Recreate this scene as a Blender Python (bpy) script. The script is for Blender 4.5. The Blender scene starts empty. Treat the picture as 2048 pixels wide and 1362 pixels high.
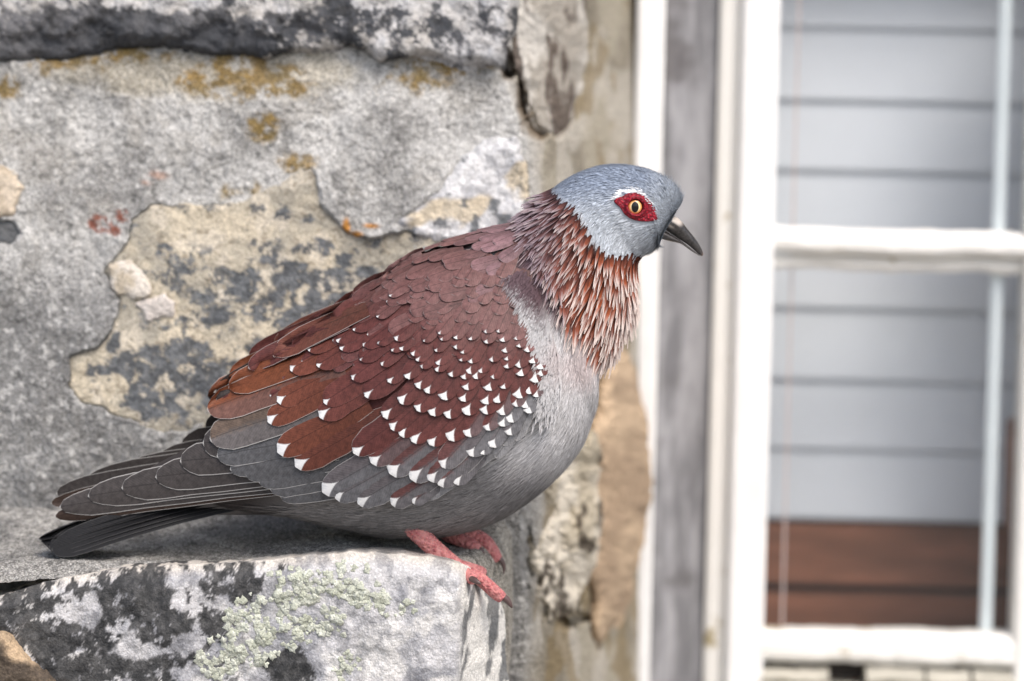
import bpy, bmesh, math, random
import numpy as np
from mathutils import Vector, Matrix
from mathutils.bvhtree import BVHTree

R = math.radians
rng = np.random.default_rng(7)
random.seed(7)
scene = bpy.context.scene
col = scene.collection

# ------------------------------------------------------------------ camera
D, PITCH, ROLL, WID = 2.0, R(5.0), R(1.2), 0.532      # metres; WID = frame width at the bird
S = WID / 2048.0                                       # metres per photo pixel at the bird
cam_d = bpy.data.cameras.new('camera')
cam = bpy.data.objects.new('camera', cam_d); col.objects.link(cam)
cam_d.sensor_width = 36.0; cam_d.lens = D * 36.0 / WID
cam_d.clip_start = 0.05; cam_d.clip_end = 500
cam_f = np.array([0, math.cos(PITCH), -math.sin(PITCH)])
_r = np.array([1.0, 0, 0]); _u = np.array([0, math.sin(PITCH), math.cos(PITCH)])
cam_r = _r * math.cos(ROLL) + _u * math.sin(ROLL)
cam_u = -_r * math.sin(ROLL) + _u * math.cos(ROLL)
cam_o = -cam_f * D
cam.matrix_world = Matrix(((cam_r[0], cam_u[0], -cam_f[0], cam_o[0]),
                           (cam_r[1], cam_u[1], -cam_f[1], cam_o[1]),
                           (cam_r[2], cam_u[2], -cam_f[2], cam_o[2]), (0, 0, 0, 1)))
cam_d.dof.use_dof = True
cam_d.dof.focus_distance = D - 0.030
cam_d.dof.aperture_fstop = 4.0
scene.camera = cam

# ------------------------------------------------------------------ light
SUN_TO = Vector((0.30, -0.50, 0.81)).normalized()
elev = math.asin(SUN_TO.z); azim = math.atan2(SUN_TO.x, SUN_TO.y)
world = bpy.data.worlds.new('World'); scene.world = world; world.use_nodes = True
wn = world.node_tree; bg = wn.nodes['Background']
sky = wn.nodes.new('ShaderNodeTexSky'); sky.sky_type = 'NISHITA'; sky.sun_disc = False
sky.sun_elevation = elev; sky.sun_rotation = azim
sky.air_density = 1.0; sky.dust_density = 4.0; sky.ozone_density = 1.0
wn.links.new(sky.outputs[0], bg.inputs[0]); bg.inputs[1].default_value = 0.13
sun_d = bpy.data.lights.new('sun', 'SUN'); sun_d.energy = 1.3; sun_d.angle = R(32)
sun_d.color = (1.0, 0.95, 0.89)
sun = bpy.data.objects.new('sun', sun_d); col.objects.link(sun)
sun.rotation_euler = (-SUN_TO).to_track_quat('-Z', 'Y').to_euler()
sun.location = SUN_TO * 5
vs = scene.view_settings
vs.view_transform = 'Standard'; vs.look = 'None'; vs.exposure = 0.72; vs.gamma = 1.0

# ------------------------------------------------------------------ helpers
def P(px, py, y=0.0):
    """photo pixel -> point of the plane Y = y (arrays allowed)"""
    px = np.asarray(px, float); py = np.asarray(py, float); y = np.asarray(y, float)
    a = (px - 1024) / 2048 * WID / D; b = (681 - py) / 2048 * WID / D
    d = cam_f + a[..., None] * cam_r + b[..., None] * cam_u
    t = (y - cam_o[1]) / d[..., 1]
    return cam_o + d * t[..., None]

def to_px(p):
    """point -> photo pixel of its orthogonal footprint on the plane Y = 0 (bird design plane)"""
    q = np.array(p, float); q[..., 1] = 0
    v = q - cam_o; w = v @ cam_f
    return 1024 + (v @ cam_r) / w * D / WID * 2048, 681 - (v @ cam_u) / w * D / WID * 2048

def C(r, g, b):
    f = lambda c: c / 12.92 if c <= 0.04045 else ((c + 0.055) / 1.055) ** 2.4
    return np.array([f(r / 255), f(g / 255), f(b / 255)])

def sm(a, b, x):
    t = np.clip((x - a) / (b - a), 0, 1); return t * t * (3 - 2 * t)

def mixc(a, b, t):
    t = np.asarray(t)[..., None]; return a * (1 - t) + b * t

def noise2(x, y, seed=0):
    xi = np.floor(x).astype(np.int64); yi = np.floor(y).astype(np.int64)
    fx = x - xi; fy = y - yi
    def h(i, j):
        n = (i * 374761393 + j * 668265263 + seed * 1442695041) & 0x7fffffff
        n = ((n ^ (n >> 13)) * 1274126177) & 0x7fffffff
        return ((n ^ (n >> 16)) & 0xffff) / 65535.0
    ux = fx * fx * (3 - 2 * fx); uy = fy * fy * (3 - 2 * fy)
    a = h(xi, yi); b = h(xi + 1, yi); c = h(xi, yi + 1); d = h(xi + 1, yi + 1)
    return (a * (1 - ux) + b * ux) * (1 - uy) + (c * (1 - ux) + d * ux) * uy

def fbm(x, y, size, seed=0, octv=5, gain=0.5):
    """0..1 fractal noise, largest feature = size"""
    x = np.asarray(x, float) / size; y = np.asarray(y, float) / size
    t = 0; a = 1; s = 0
    for o in range(octv):
        t = t + a * noise2(x + 17.3 * o, y - 9.1 * o, seed + o * 31); s += a
        a *= gain; x = x * 2.03; y = y * 2.03
    return t / s

def poly_sd(px, py, poly):
    """signed distance to polygon, positive inside"""
    px = np.asarray(px, float); py = np.asarray(py, float)
    best = np.full(px.shape, 1e9); inside = np.zeros(px.shape, bool)
    n = len(poly)
    for i in range(n):
        x0, y0 = poly[i]; x1, y1 = poly[(i + 1) % n]
        ex, ey = x1 - x0, y1 - y0
        t = np.clip(((px - x0) * ex + (py - y0) * ey) / (ex * ex + ey * ey + 1e-9), 0, 1)
        best = np.minimum(best, np.hypot(px - x0 - t * ex, py - y0 - t * ey))
        c = ((y0 > py) != (y1 > py))
        with np.errstate(divide='ignore', invalid='ignore'):
            xx = (x1 - x0) * (py - y0) / (y1 - y0 + 1e-12) + x0
        inside ^= c & (px < xx)
    return np.where(inside, best, -best)

def make(name, verts, faces, mat=None, parent=None, colors=None, uvs=None, smooth=True):
    me = bpy.data.meshes.new(name)
    verts = np.asarray(verts, np.float64).reshape(-1, 3)
    if isinstance(faces, np.ndarray):
        k = faces.shape[1]; nf = len(faces)
        me.vertices.add(len(verts)); me.vertices.foreach_set('co', verts.ravel().astype(np.float32))
        me.loops.add(nf * k); me.loops.foreach_set('vertex_index', faces.ravel().astype(np.int32))
        me.polygons.add(nf); me.polygons.foreach_set('loop_start', np.arange(0, nf * k, k, dtype=np.int32))
        me.update(calc_edges=True)
    else:
        me.from_pydata([tuple(v) for v in verts], [], faces)
    if smooth: me.polygons.foreach_set('use_smooth', np.ones(len(me.polygons), bool))
    if colors is not None:
        ca = me.color_attributes.new('Col', 'FLOAT_COLOR', 'POINT')
        cc = np.ones((len(verts), 4), np.float32); cc[:, :3] = colors
        ca.data.foreach_set('color', cc.ravel())
    if uvs:
        li = np.zeros(len(me.loops), np.int32); me.loops.foreach_get('vertex_index', li)
        for nme, arr in uvs.items():
            l = me.uv_layers.new(name=nme)
            l.data.foreach_set('uv', np.asarray(arr, np.float32)[li].ravel())
    me.update()
    if mat: me.materials.append(mat)
    o = bpy.data.objects.new(name, me); col.objects.link(o)
    if parent: adopt(o, parent)
    return o

def world_of(o):
    m = Matrix.LocRotScale(o.location, o.rotation_euler, o.scale)
    return m if o.parent is None else world_of(o.parent) @ o.matrix_parent_inverse @ m

def adopt(o, parent):
    o.parent = parent
    o.matrix_parent_inverse = world_of(parent).inverted()

def empty(name, loc):
    o = bpy.data.objects.new(name, None); col.objects.link(o); o.location = loc
    o.empty_display_size = 0.02; return o

def tag(o, label=None, cat=None, group=None, kind=None):
    for k, v in (('label', label), ('category', cat), ('group', group), ('kind', kind)):
        if v: o[k] = v
    return o

def grid_faces(nu, nv, wrap=False, off=0):
    """vertex index = i*nv + j"""
    i = np.arange(nu - 1)[:, None]
    j = np.arange(nv if wrap else nv - 1)[None, :]
    j2 = (j + 1) % nv
    f = np.stack([i * nv + j + 0 * j2, i * nv + j2, (i + 1) * nv + j2, (i + 1) * nv + j], -1)
    return f.reshape(-1, 4) + off

def box(name, p0, p1, mat, parent=None, bev=0.002):
    bm = bmesh.new(); bmesh.ops.create_cube(bm, size=1)
    p0 = np.array(p0, float); p1 = np.array(p1, float)
    for v in bm.verts:
        v.co = Vector(((p0 + p1) / 2 + np.array(v.co) * (p1 - p0)))
    if bev: bmesh.ops.bevel(bm, geom=bm.edges[:], offset=bev, segments=2, affect='EDGES')
    me = bpy.data.meshes.new(name); bm.to_mesh(me); bm.free()
    me.materials.append(mat)
    o = bpy.data.objects.new(name, me); col.objects.link(o)
    if parent: adopt(o, parent)
    return o

# ------------------------------------------------------------------ node helper
class NT:
    def __init__(s, name):
        s.m = bpy.data.materials.new(name); s.m.use_nodes = True
        s.t = s.m.node_tree; s.b = s.t.nodes['Principled BSDF']
    def n(s, t, **kw):
        x = s.t.nodes.new(t)
        for k, v in kw.items(): setattr(x, k, v)
        return x
    def l(s, a, b): s.t.links.new(a, b)
    def put(s, sock, v):
        if isinstance(v, bpy.types.NodeSocket): s.l(v, sock)
        else: sock.default_value = v
    def math(s, op, a, b=0.0, c=0.0, clamp=False):
        x = s.n('ShaderNodeMath', operation=op, use_clamp=clamp)
        for i, v in enumerate((a, b, c)): s.put(x.inputs[i], v)
        return x.outputs[0]
    def remap(s, v, a, b, c=0.0, d=1.0, smooth=True):
        x = s.n('ShaderNodeMapRange', interpolation_type='SMOOTHSTEP' if smooth else 'LINEAR')
        for i, q in enumerate((v, a, b, c, d)): s.put(x.inputs[i], q)
        return x.outputs[0]
    def mix(s, f, a, b, blend='MIX'):
        x = s.n('ShaderNodeMix', data_type='RGBA', blend_type=blend)
        s.put(x.inputs[0], f)
        for i, v in ((6, a), (7, b)):
            if not isinstance(v, bpy.types.NodeSocket): v = (*v[:3], 1.0)
            s.put(x.inputs[i], v)
        return x.outputs[2]
    def noise(s, scale, detail=4, rough=0.55, vec=None):
        x = s.n('ShaderNodeTexNoise'); x.inputs['Scale'].default_value = scale
        x.inputs['Detail'].default_value = detail; x.inputs['Roughness'].default_value = rough
        s.l(vec if vec else s.coord(), x.inputs['Vector']); return x.outputs[0]
    def coord(s):
        if not hasattr(s, '_c'): s._c = s.n('ShaderNodeTexCoord').outputs['Object']
        return s._c
    def col(s):
        return s.n('ShaderNodeAttribute', attribute_name='Col').outputs[0]
    def prop(s, name):
        return s.n('ShaderNodeAttribute', attribute_type='OBJECT', attribute_name=name).outputs[2]
    def bump(s, h, dist, strength=1.0, prev=None):
        x = s.n('ShaderNodeBump'); x.inputs['Distance'].default_value = dist
        x.inputs['Strength'].default_value = strength; s.l(h, x.inputs['Height'])
        if prev: s.l(prev, x.inputs['Normal'])
        return x.outputs[0]
    def out(s, color, rough=0.8, normal=None, spec=0.3):
        s.put(s.b.inputs['Base Color'], color if isinstance(color, bpy.types.NodeSocket) else (*color[:3], 1))
        s.put(s.b.inputs['Roughness'], rough); s.b.inputs['Specular IOR Level'].default_value = spec
        if normal: s.l(normal, s.b.inputs['Normal'])
        return s.m

def stone_mat(name, grain=0.5, fine=1100, bump=0.0008, rough=0.9):
    t = NT(name); c = t.col()
    vo = t.n('ShaderNodeTexVoronoi'); vo.inputs['Scale'].default_value = fine * 0.9; t.l(t.coord(), vo.inputs['Vector'])
    sp = t.n('ShaderNodeSeparateColor'); t.l(vo.outputs['Color'], sp.inputs[0])
    grainv = t.math('SUBTRACT', t.math('MULTIPLY_ADD', sp.outputs[0], 0.5, 0.55), vo.outputs['Distance'])
    n1 = t.math('MULTIPLY_ADD', grainv, 0.42, t.math('MULTIPLY', t.noise(fine, 3, 0.6), 0.58)); n2 = t.noise(fine * 0.28, 5, 0.6); n3 = t.noise(fine * 2.2, 2, 0.5)
    k = t.math('ADD', t.remap(n1, 0.3, 0.7, 1 - grain, 1 + grain * 0.75, False),
               t.remap(n2, 0.3, 0.7, -grain * 0.35, grain * 0.35, False))
    # tiny dark pits between the grains
    pit = t.remap(n3, 0.30, 0.42, 0.42, 1.0)
    k = t.math('MULTIPLY', k, t.math('MAXIMUM', pit, 1 - grain * 1.1))
    cc = t.n('ShaderNodeVectorMath', operation='SCALE'); t.l(c, cc.inputs[0]); t.l(k, cc.inputs['Scale'])
    nb = t.bump(n2, bump * 3); nb = t.bump(n1, bump, prev=nb)
    return t.out(cc.outputs[0], rough, nb, 0.25)

MAT = {}
MAT['mortar'] = stone_mat('mortar', 0.42, 1150, 0.0009)
MAT['stone'] = stone_mat('stone', 0.22, 800, 0.0006)
MAT['block'] = stone_mat('block', 0.20, 800, 0.0005, 0.8)
MAT['ledge'] = stone_mat('ledge', 0.55, 1000, 0.0011)

def plain(name, c, rough=0.6, noise_scale=60, amt=0.12, bump=0.0003, spec=0.3):
    t = NT(name); n = t.noise(noise_scale, 5, 0.6)
    k = t.remap(n, 0.3, 0.7, 1 - amt, 1 + amt, False)
    cc = t.n('ShaderNodeVectorMath', operation='SCALE'); cc.inputs[0].default_value = tuple(c); t.l(k, cc.inputs['Scale'])
    return t.out(cc.outputs[0], rough, t.bump(n, bump), spec)

# ================================================================== THE WALL
def xcorner(py):
    return np.interp(py, [-100, 0, 150, 280, 480, 900, 1100, 1400], [1030, 1025, 1005, 1052, 1066, 1085, 1060, 1040])

def ybase(px, py):
    y = 0.078 + np.clip(681 - py, -300, 900) * 0.000045 + np.clip(500 - px, 0, 900) * 0.00001
    d = np.maximum(0, px - xcorner(py))
    return y + 0.215 * np.clip(d / (1268 - xcorner(py)), 0, 1.4) ** 1.15

S1 = [(138, 715), (190, 700), (228, 662), (236, 610), (215, 545), (240, 512), (262, 480), (266, 440), (300, 413), (400, 411),
      (490, 412), (540, 385), (590, 357), (622, 336), (637, 360), (642, 402), (690, 458), (760, 476), (860, 452), (960, 462), (1060, 500),
      (1070, 800), (1000, 960), (420, 960), (400, 850), (330, 862), (250, 842), (165, 800), (140, 765)]
S2 = [(785, 447), (840, 402), (890, 370), (925, 322), (965, 292), (1030, 280), (1052, 330), (1058, 490), (900, 490)]
S3 = [(-430, -120), (1032, -120), (1028, 60), (1002, 138), (920, 130), (850, 112), (760, 122), (700, 88), (620, 106), (470, 112),
      (330, 93), (200, 108), (60, 120), (-430, 125)]
S4 = [(-60, 318), (12, 342), (42, 372), (30, 432), (-60, 436)]
S5 = [(-60, 438), (30, 442), (42, 466), (22, 488), (-60, 482)]
Q1 = [(222, 532), (262, 522), (292, 558), (300, 588), (270, 600), (232, 596), (220, 570)]
Q2 = [(268, 606), (330, 590), (352, 606), (346, 634), (292, 640)]
R1 = [(1018, -100), (1172, -100), (1165, 120), (1152, 235), (1112, 284), (1082, 252), (1052, 192), (1022, 128)]
R3 = [(1062, 925), (1125, 890), (1186, 870), (1204, 960), (1198, 1100), (1158, 1232), (1104, 1240), (1066, 1165), (1042, 1050)]
R4 = [(1188, 770), (1225, 705), (1250, 715), (1276, 790), (1290, 880), (1287, 1000), (1268, 1120), (1240, 1236), (1196, 1300), (1176, 1260), (1160, 1050), (1168, 900)]
STONES = {'S1': S1, 'S2': S2, 'S3': S3, 'S4': S4, 'S5': S5, 'Q1': Q1, 'Q2': Q2, 'R1': R1, 'R3': R3, 'R4': R4}
WOB = lambda px, py, a, seed: (fbm(px, py, 60, seed, 5, 0.62) - 0.5) * a * 3.2

def blobs(px, py, lst, soft=6, wob=22, seed=3):
    m = np.zeros(np.shape(px)); w = (fbm(px, py, 30, seed, 5, 0.72) - 0.5) * wob * 1.25
    for x, y, rx, ry in lst:
        d = (1 - np.hypot((px - x) / rx, (py - y) / ry)) * min(rx, ry) + w
        m = np.maximum(m, sm(-soft, soft, d))
    return m

def mortar_h(px, py):
    """metres towards the viewer"""
    h = (fbm(px, py, 260, 11, 3) - 0.5) * 0.012 + (fbm(px, py, 60, 12, 4) - 0.5) * 0.005 + (fbm(px, py, 12, 13, 3) - 0.5) * 0.0016
    h = h * np.where(px > 1040, 0.6 + 0.4 * sm(1240, 1040, px), 1)
    for k, q in STONES.items():
        sd = poly_sd(px, py, q) + WOB(px, py, 10, 40)
        deep = {'S1': 0.0042, 'S2': 0.006, 'S3': 0.008, 'R1': 0.02, 'R3': 0.03, 'R4': 0.03}.get(k, 0.006)
        h = h - deep * sm(-3, 9, sd)
        if k in ('S1',):       # the mortar swells up to its broken rim over the flat stone
            h = h + 0.0015 * np.exp(-np.maximum(0, -sd) / 40) * (sd < 0)
    gap = blobs(px, py, [(1050, 200, 16, 50), (1078, 250, 22, 26), (1015, 130, 12, 26), (1085, 1200, 16, 44), (1122, 1246, 26, 12), (1160, 1236, 20, 10), (1056, 1120, 10, 40)], 6, 14, 9)
    return h - 0.03 * gap

def mortar_c(px, py):
    t = fbm(px, py, 130, 21, 5, 0.6)
    c = mixc(C(172, 171, 168), C(224, 223, 219), sm(0.32, 0.66, t))
    c = mixc(c, C(186, 182, 174), sm(0.5, 0.7, fbm(px, py, 70, 22, 4)) * 0.5)
    # darker, sandier mortar low on the left
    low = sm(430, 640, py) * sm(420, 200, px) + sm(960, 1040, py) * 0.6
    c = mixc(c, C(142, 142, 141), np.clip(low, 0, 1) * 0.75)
    sp = sm(0.62, 0.72, fbm(px, py, 14, 23, 3, 0.7)); c = mixc(c, C(92, 92, 90), sp * 0.5)
    sp = sm(0.64, 0.74, fbm(px, py, 11, 24, 2)); c = mixc(c, C(235, 234, 230), sp * 0.6)
    # ochre algae under the upper stone
    oc = blobs(px, py, [(120, 125, 60, 20), (260, 108, 60, 16), (470, 135, 80, 40), (560, 160, 66, 40), (400, 165, 60, 26), (480, 180, 80, 20), (530, 255, 34, 30),
                        (20, 175, 26, 24), (510, 100, 60, 14), (880, 130, 70, 20), (500, 385, 45, 10), (600, 325, 26, 10), (840, 165, 50, 14)], 10, 44, 5)
    oc = oc * sm(0.30, 0.52, fbm(px, py, 26, 27, 5, 0.75))
    c = mixc(c, mixc(C(176, 138, 52), C(130, 112, 58), fbm(px, py, 30, 28)), oc * 0.85)
    c = mixc(c, C(212, 202, 178), blobs(px, py, [(330, 150, 200, 40), (600, 140, 120, 40)], 20, 50, 6) * (1 - oc) * 0.55)
    ru = blobs(px, py, [(200, 450, 24, 18), (245, 430, 14, 12), (222, 462, 16, 8)], 3, 20, 7)
    c = mixc(c, C(152, 82, 58), ru * sm(0.3, 0.55, fbm(px, py, 14, 37, 4, 0.7)) * 0.9)
    c = mixc(c, C(190, 140, 112), blobs(px, py, [(315, 350, 20, 8), (290, 365, 12, 6)], 5, 14, 8) * 0.6)
    c = mixc(c, C(225, 150, 40), blobs(px, py, [(692, 455, 7, 16), (712, 470, 14, 6), (745, 452, 12, 4)], 3, 6, 8) * 0.9)
    # reveal plaster to the right of the corner
    rv = sm(-10, 40, px - xcorner(py))
    pl = mixc(C(196, 188, 170), C(160, 152, 136), sm(0.4, 0.65, fbm(px * 2.2, py * 0.6, 90, 30, 4)))
    pl = mixc(pl, C(222, 216, 204), sm(0.5, 0.65, fbm(px * 2.4, py * 0.7, 60, 31, 4)) * 0.7)
    pl = mixc(pl, C(150, 128, 84), sm(0.58, 0.68, fbm(px * 2, py * 0.5, 50, 32, 4)) * 0.6)
    c = mixc(c, pl, rv)
    gap = blobs(px, py, [(1050, 200, 18, 54), (1078, 250, 24, 28), (1015, 130, 14, 28)], 6, 10, 9)
    return mixc(c, C(140, 120, 96), gap * 0.8)

def s1_c(px, py):
    c = mixc(C(208, 197, 175), C(172, 166, 152), sm(0.36, 0.62, fbm(px, py, 90, 51, 5)))
    c = mixc(c, C(226, 216, 198), sm(0.55, 0.7, fbm(px, py, 40, 52, 4)) * 0.6)
    c = mixc(c, C(128, 118, 102), sm(0.60, 0.70, fbm(px, py, 16, 53, 4, 0.7)) * 0.65)
    dk = blobs(px, py, [(475, 550, 26, 20), (480, 590, 22, 16), (580, 548, 40, 30), (645, 492, 24, 20), (545, 515, 26, 12), (430, 636, 28, 20), (596, 500, 22, 14),
                        (640, 600, 40, 34), (600, 640, 60, 40), (330, 655, 16, 9), (500, 560, 30, 30), (540, 700, 50, 30), (460, 660, 14, 8), (365, 645, 12, 8),
                        (250, 725, 36, 26), (310, 735, 80, 44), (385, 705, 46, 30), (200, 745, 22, 16), (420, 760, 60, 44), (300, 790, 60, 26), (480, 740, 50, 20),
                        (700, 430, 18, 8), (560, 430, 20, 8), (620, 440, 20, 10), (330, 510, 30, 16), (730, 545, 26, 10), (320, 820, 50, 18), (690, 600, 40, 20), (225, 690, 14, 20), (660, 560, 50, 30), (520, 620, 40, 24), (400, 590, 26, 14), (350, 700, 60, 24), (450, 800, 60, 30), (560, 600, 40, 26), (280, 560, 20, 10), (380, 540, 20, 10), (690, 520, 24, 16)], 3, 34, 55)
    lc = mixc(C(82, 86, 91), C(112, 116, 120), sm(0.4, 0.62, fbm(px, py, 14, 56, 3, 0.7)))
    dk = dk * sm(0.30, 0.44, fbm(px, py, 18, 57, 4, 0.75)); dk = np.maximum(dk, 0.9 * sm(0.60, 0.66, fbm(px, py, 26, 58, 5, 0.72)) * sm(0.42, 0.55, fbm(px, py, 160, 59, 3)))
    c = mixc(c, lc, dk * 0.95)
    sd = poly_sd(px, py, S1) + WOB(px, py, 10, 40)
    return c
def s2_c(px, py):
    c = mixc(C(226, 226, 226), C(186, 186, 188), sm(0.4, 0.6, fbm(px, py, 50, 61, 5)))
    c = mixc(c, C(214, 198, 168), sm(0.52, 0.64, fbm(px + py * 0.6, py, 70, 62, 4)) * 0.8)
    return mixc(c, C(92, 96, 100), sm(0.55, 0.62, fbm(px, py, 34, 63, 5, 0.62)) * 0.85)
def s3_c(px, py):
    c = mixc(C(74, 76, 80), C(112, 112, 114), sm(0.4, 0.65, fbm(px, py, 120, 71, 4)))
    wh = sm(0.50, 0.60, fbm(px, py, 46, 72, 6, 0.76) + 0.05 * sm(60, 0, py) + 0.05 * sm(600, 900, px) - 0.24 * sm(14, 50, py) * sm(600, 420, px))  # shading put in the colour: paler lit lip, darker underface on the left
    c = mixc(c, mixc(C(206, 208, 212), C(190, 184, 174), fbm(px, py, 40, 74)), wh * 0.92)
    return mixc(c, C(58, 58, 58), sm(0.58, 0.68, fbm(px, py, 20, 73, 4)) * (1 - wh) * 0.6)
def streak_c(a, b, d, seed, thr=0.52):
    def f(px, py):
        w = fbm(px * 2.4, py * 0.62, 80, seed, 5, 0.6)
        c = mixc(a, b, sm(0.4, 0.6, fbm(px * 2, py * 0.8, 60, seed + 1, 4)))
        return mixc(c, d, sm(thr, thr + 0.09, w) * 0.9)
    return f
def flat_c(a, b, seed, size=40):
    return lambda px, py: mixc(a, b, sm(0.38, 0.64, fbm(px, py, size, seed, 5)))

def wall_patch(name, poly, rise, edge, step, cfun, mat, parent, bumpy=0.003, seed=1, pad=16, yfun=ybase, chamfer=None):
    xs = [p[0] for p in poly]; ys = [p[1] for p in poly]
    gx = np.arange(min(xs) - pad, max(xs) + pad + step, step); gy = np.arange(min(ys) - pad, max(ys) + pad + step, step)
    px, py = np.meshgrid(gx, gy, indexing='ij')
    sd = poly_sd(px, py, poly) + WOB(px, py, 10, 40)
    h = rise * np.sqrt(np.clip(1 - (1 - np.clip(sd / edge, 0, 1)) ** 2, 0, 1)) - 0.016 * sm(3, -8, sd + 11 * sm(0.42, 0.56, fbm(px, py, 130, 45, 3)))
    h = h + (fbm(px, py, 90, seed, 4) - 0.5) * bumpy * 2 + (fbm(px, py, 16, seed + 5, 4, 0.6) - 0.5) * bumpy * 0.6
    if chamfer is not None: h = h + chamfer(px, py)
    y = yfun(px, py) - h
    keep = sd > -12
    v = P(px, py, y).reshape(-1, 3)
    nu, nv = px.shape
    f = grid_faces(nu, nv)
    kf = keep.ravel()[f].all(1); f = f[kf]
    used = np.unique(f); remap = np.full(nu * nv, -1); remap[used] = np.arange(len(used))
    v = v[used]; f = remap[f]; c = cfun(px, py).reshape(-1, 3)[used]
    # back and rim, so that the stone is a closed body
    n = len(v); vb = v.copy(); vb[:, 1] += 0.03
    e = np.concatenate([f[:, [0, 1]], f[:, [1, 2]], f[:, [2, 3]], f[:, [3, 0]]])
    key = np.sort(e, 1); _, idx, cnt = np.unique(key, axis=0, return_index=True, return_counts=True)
    be = e[idx[cnt == 1]]
    side = np.stack([be[:, 1], be[:, 0], be[:, 0] + n, be[:, 1] + n], 1)
    return make(name, np.concatenate([v, vb]), np.concatenate([f, f[:, ::-1] + n, side]), mat, parent, np.concatenate([c, c]))

wall = empty('stone_wall', tuple(P(500, 1300, 0.1)))
tag(wall, 'rough grey rubble stone wall with mortar and lichen behind the pigeon', 'wall')
# mortar bed
MX = np.concatenate([np.arange(-440, -40, 6.4), np.arange(-40, 980, 3.2), np.arange(980, 1278, 2.4)]); MY = np.arange(-140, 1480, 3.2)
px, py = np.meshgrid(MX, MY, indexing='ij')
mv = P(px, py, ybase(px, py) - mortar_h(px, py)).reshape(-1, 3)
make('mortar', mv, grid_faces(*px.shape), MAT['mortar'], wall, mortar_c(px, py).reshape(-1, 3))
cham = lambda px, py: -0.005 * sm(34, 90, py + WOB(px, py, 50, 77)) * sm(700, 560, px)
def lab(o, text): o['label'] = text; return o
lab(wall_patch('stone', S1, 0.0005, 12, 3.0, s1_c, MAT['stone'], wall, 0.0018, 101), 'flat beige stone with round dark grey lichen spots')
lab(wall_patch('stone', S2, 0.004, 16, 3.0, s2_c, MAT['stone'], wall, 0.0035, 102), 'white and grey stone at the wall corner')
lab(wall_patch('stone', S3, 0.010, 22, 3.4, s3_c, MAT['stone'], wall, 0.006, 103, chamfer=cham), 'dark grey stone crusted with white lichen, its underface shading coloured in')
wall_patch('stone', S4, 0.004, 12, 3.0, flat_c(C(214, 200, 180), C(190, 176, 156), 111), MAT['stone'], wall, 0.0018, 104)
wall_patch('stone', S5, 0.002, 10, 3.0, flat_c(C(96, 98, 100), C(130, 130, 130), 112), MAT['stone'], wall, 0.0018, 105)
wall_patch('stone', Q1, 0.0035, 30, 2.6, flat_c(C(226, 218, 206), C(200, 188, 168), 113, 20), MAT['stone'], wall, 0.0025, 106)
wall_patch('stone', Q2, 0.0022, 14, 2.6, flat_c(C(232, 226, 220), C(212, 204, 196), 114), MAT['stone'], wall, 0.002, 107)
def knob_c(a, b, d, seed, thr=0.54):
    def f(px, py):
        c = mixc(a, b, sm(0.4, 0.6, fbm(px * 1.5, py * 0.8, 50, seed + 1, 5)))
        return mixc(c, d, sm(thr, thr + 0.08, fbm(px * 1.5, py * 0.72, 70, seed, 5, 0.62)) * 0.9)  # dark patches colour in the shade of hollows
    return f
y1 = lambda px, py: 0.088 + (681 - py) * 0.000045 + np.clip(px - 1018, 0, 300) * 0.0007
y3 = lambda px, py: 0.098 + np.clip(px - 1040, 0, 300) * 0.00058
y4 = lambda px, py: 0.205 + np.clip(px - 1178, 0, 300) * 0.0006
lab(wall_patch('stone', R1, 0.012, 50, 2.4, streak_c(C(214, 210, 202), C(176, 170, 160), C(92, 80, 72), 121, 0.55), MAT['stone'], wall, 0.010, 108, yfun=y1), 'streaky white and brown stone in the window reveal')
lab(wall_patch('stone', R3, 0.014, 60, 2.4, knob_c(C(226, 218, 202), C(190, 180, 160), C(70, 60, 50), 124), MAT['stone'], wall, 0.024, 109, yfun=y3), 'knobbly cream stone, shade of its hollows painted dark, in the window reveal')
lab(wall_patch('stone', R4, 0.034, 62, 2.4, flat_c(C(202, 178, 150), C(172, 150, 126), 127, 60), MAT['stone'], wall, 0.006, 110, yfun=y4), 'rounded tan stone against the white window casing')

# ------------------------------------------------------------------ ledge
YF = -0.046                                             # front of the ledge stone
ex = [-120, 0, 80, 160, 250, 380, 500, 600, 700, 780, 860, 905, 930]
ey = [1215, 1196, 1168, 1152, 1141, 1133, 1127, 1116, 1107, 1110, 1118, 1126, 1136]
def edge_z(px): return P(px, np.interp(px, ex, ey), np.full(np.shape(px), YF + 0.004))[..., 2]
# mortar bedding on top of the ledge, swept up to the wall
gx = np.concatenate([np.arange(-440, -40, 6), np.arange(-40, 1075, 2.6)]); gy = np.arange(-0.034, 0.105, 0.0008)
lx, ly = np.meshgrid(gx, gy, indexing='ij')
lz = np.interp(lx, [-130, 60, 200, 400, 560, 700, 860, 960, 1075], [edge_z(np.array([q]))[0] for q in (230, 300, 330, 400, 560, 700, 860, 905, 905)])
lz = lz - 0.0016 + 0.020 * sm(0.028, 0.10, ly) + 0.003 * sm(-0.01, 0.03, ly)
lz = lz - sm(-0.012, -0.034, ly) * 0.007
xlim = 912 + np.clip((ly - YF) / 0.056, 0, 1.6) * 62 + (fbm(ly / S, ly * 0, 60, 207, 4) - 0.5) * 16
fall = np.clip((lx - xlim + 26) / 26, 0, 9); lz = lz - np.minimum(0.006 * fall ** 2.0, 0.3)
lxx = np.minimum(lx, xlim + 8) + np.clip(lx - xlim - 8, 0, 200) * 0.10
Xw = P(lxx, np.full(lx.shape, 1120.0), ly)[..., 0]
lz = lz + (fbm(lx, ly / S, 120, 201, 4) - 0.5) * 0.004 + (fbm(lx, ly / S, 14, 202, 4, 0.6) - 0.5) * 0.0016
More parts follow.
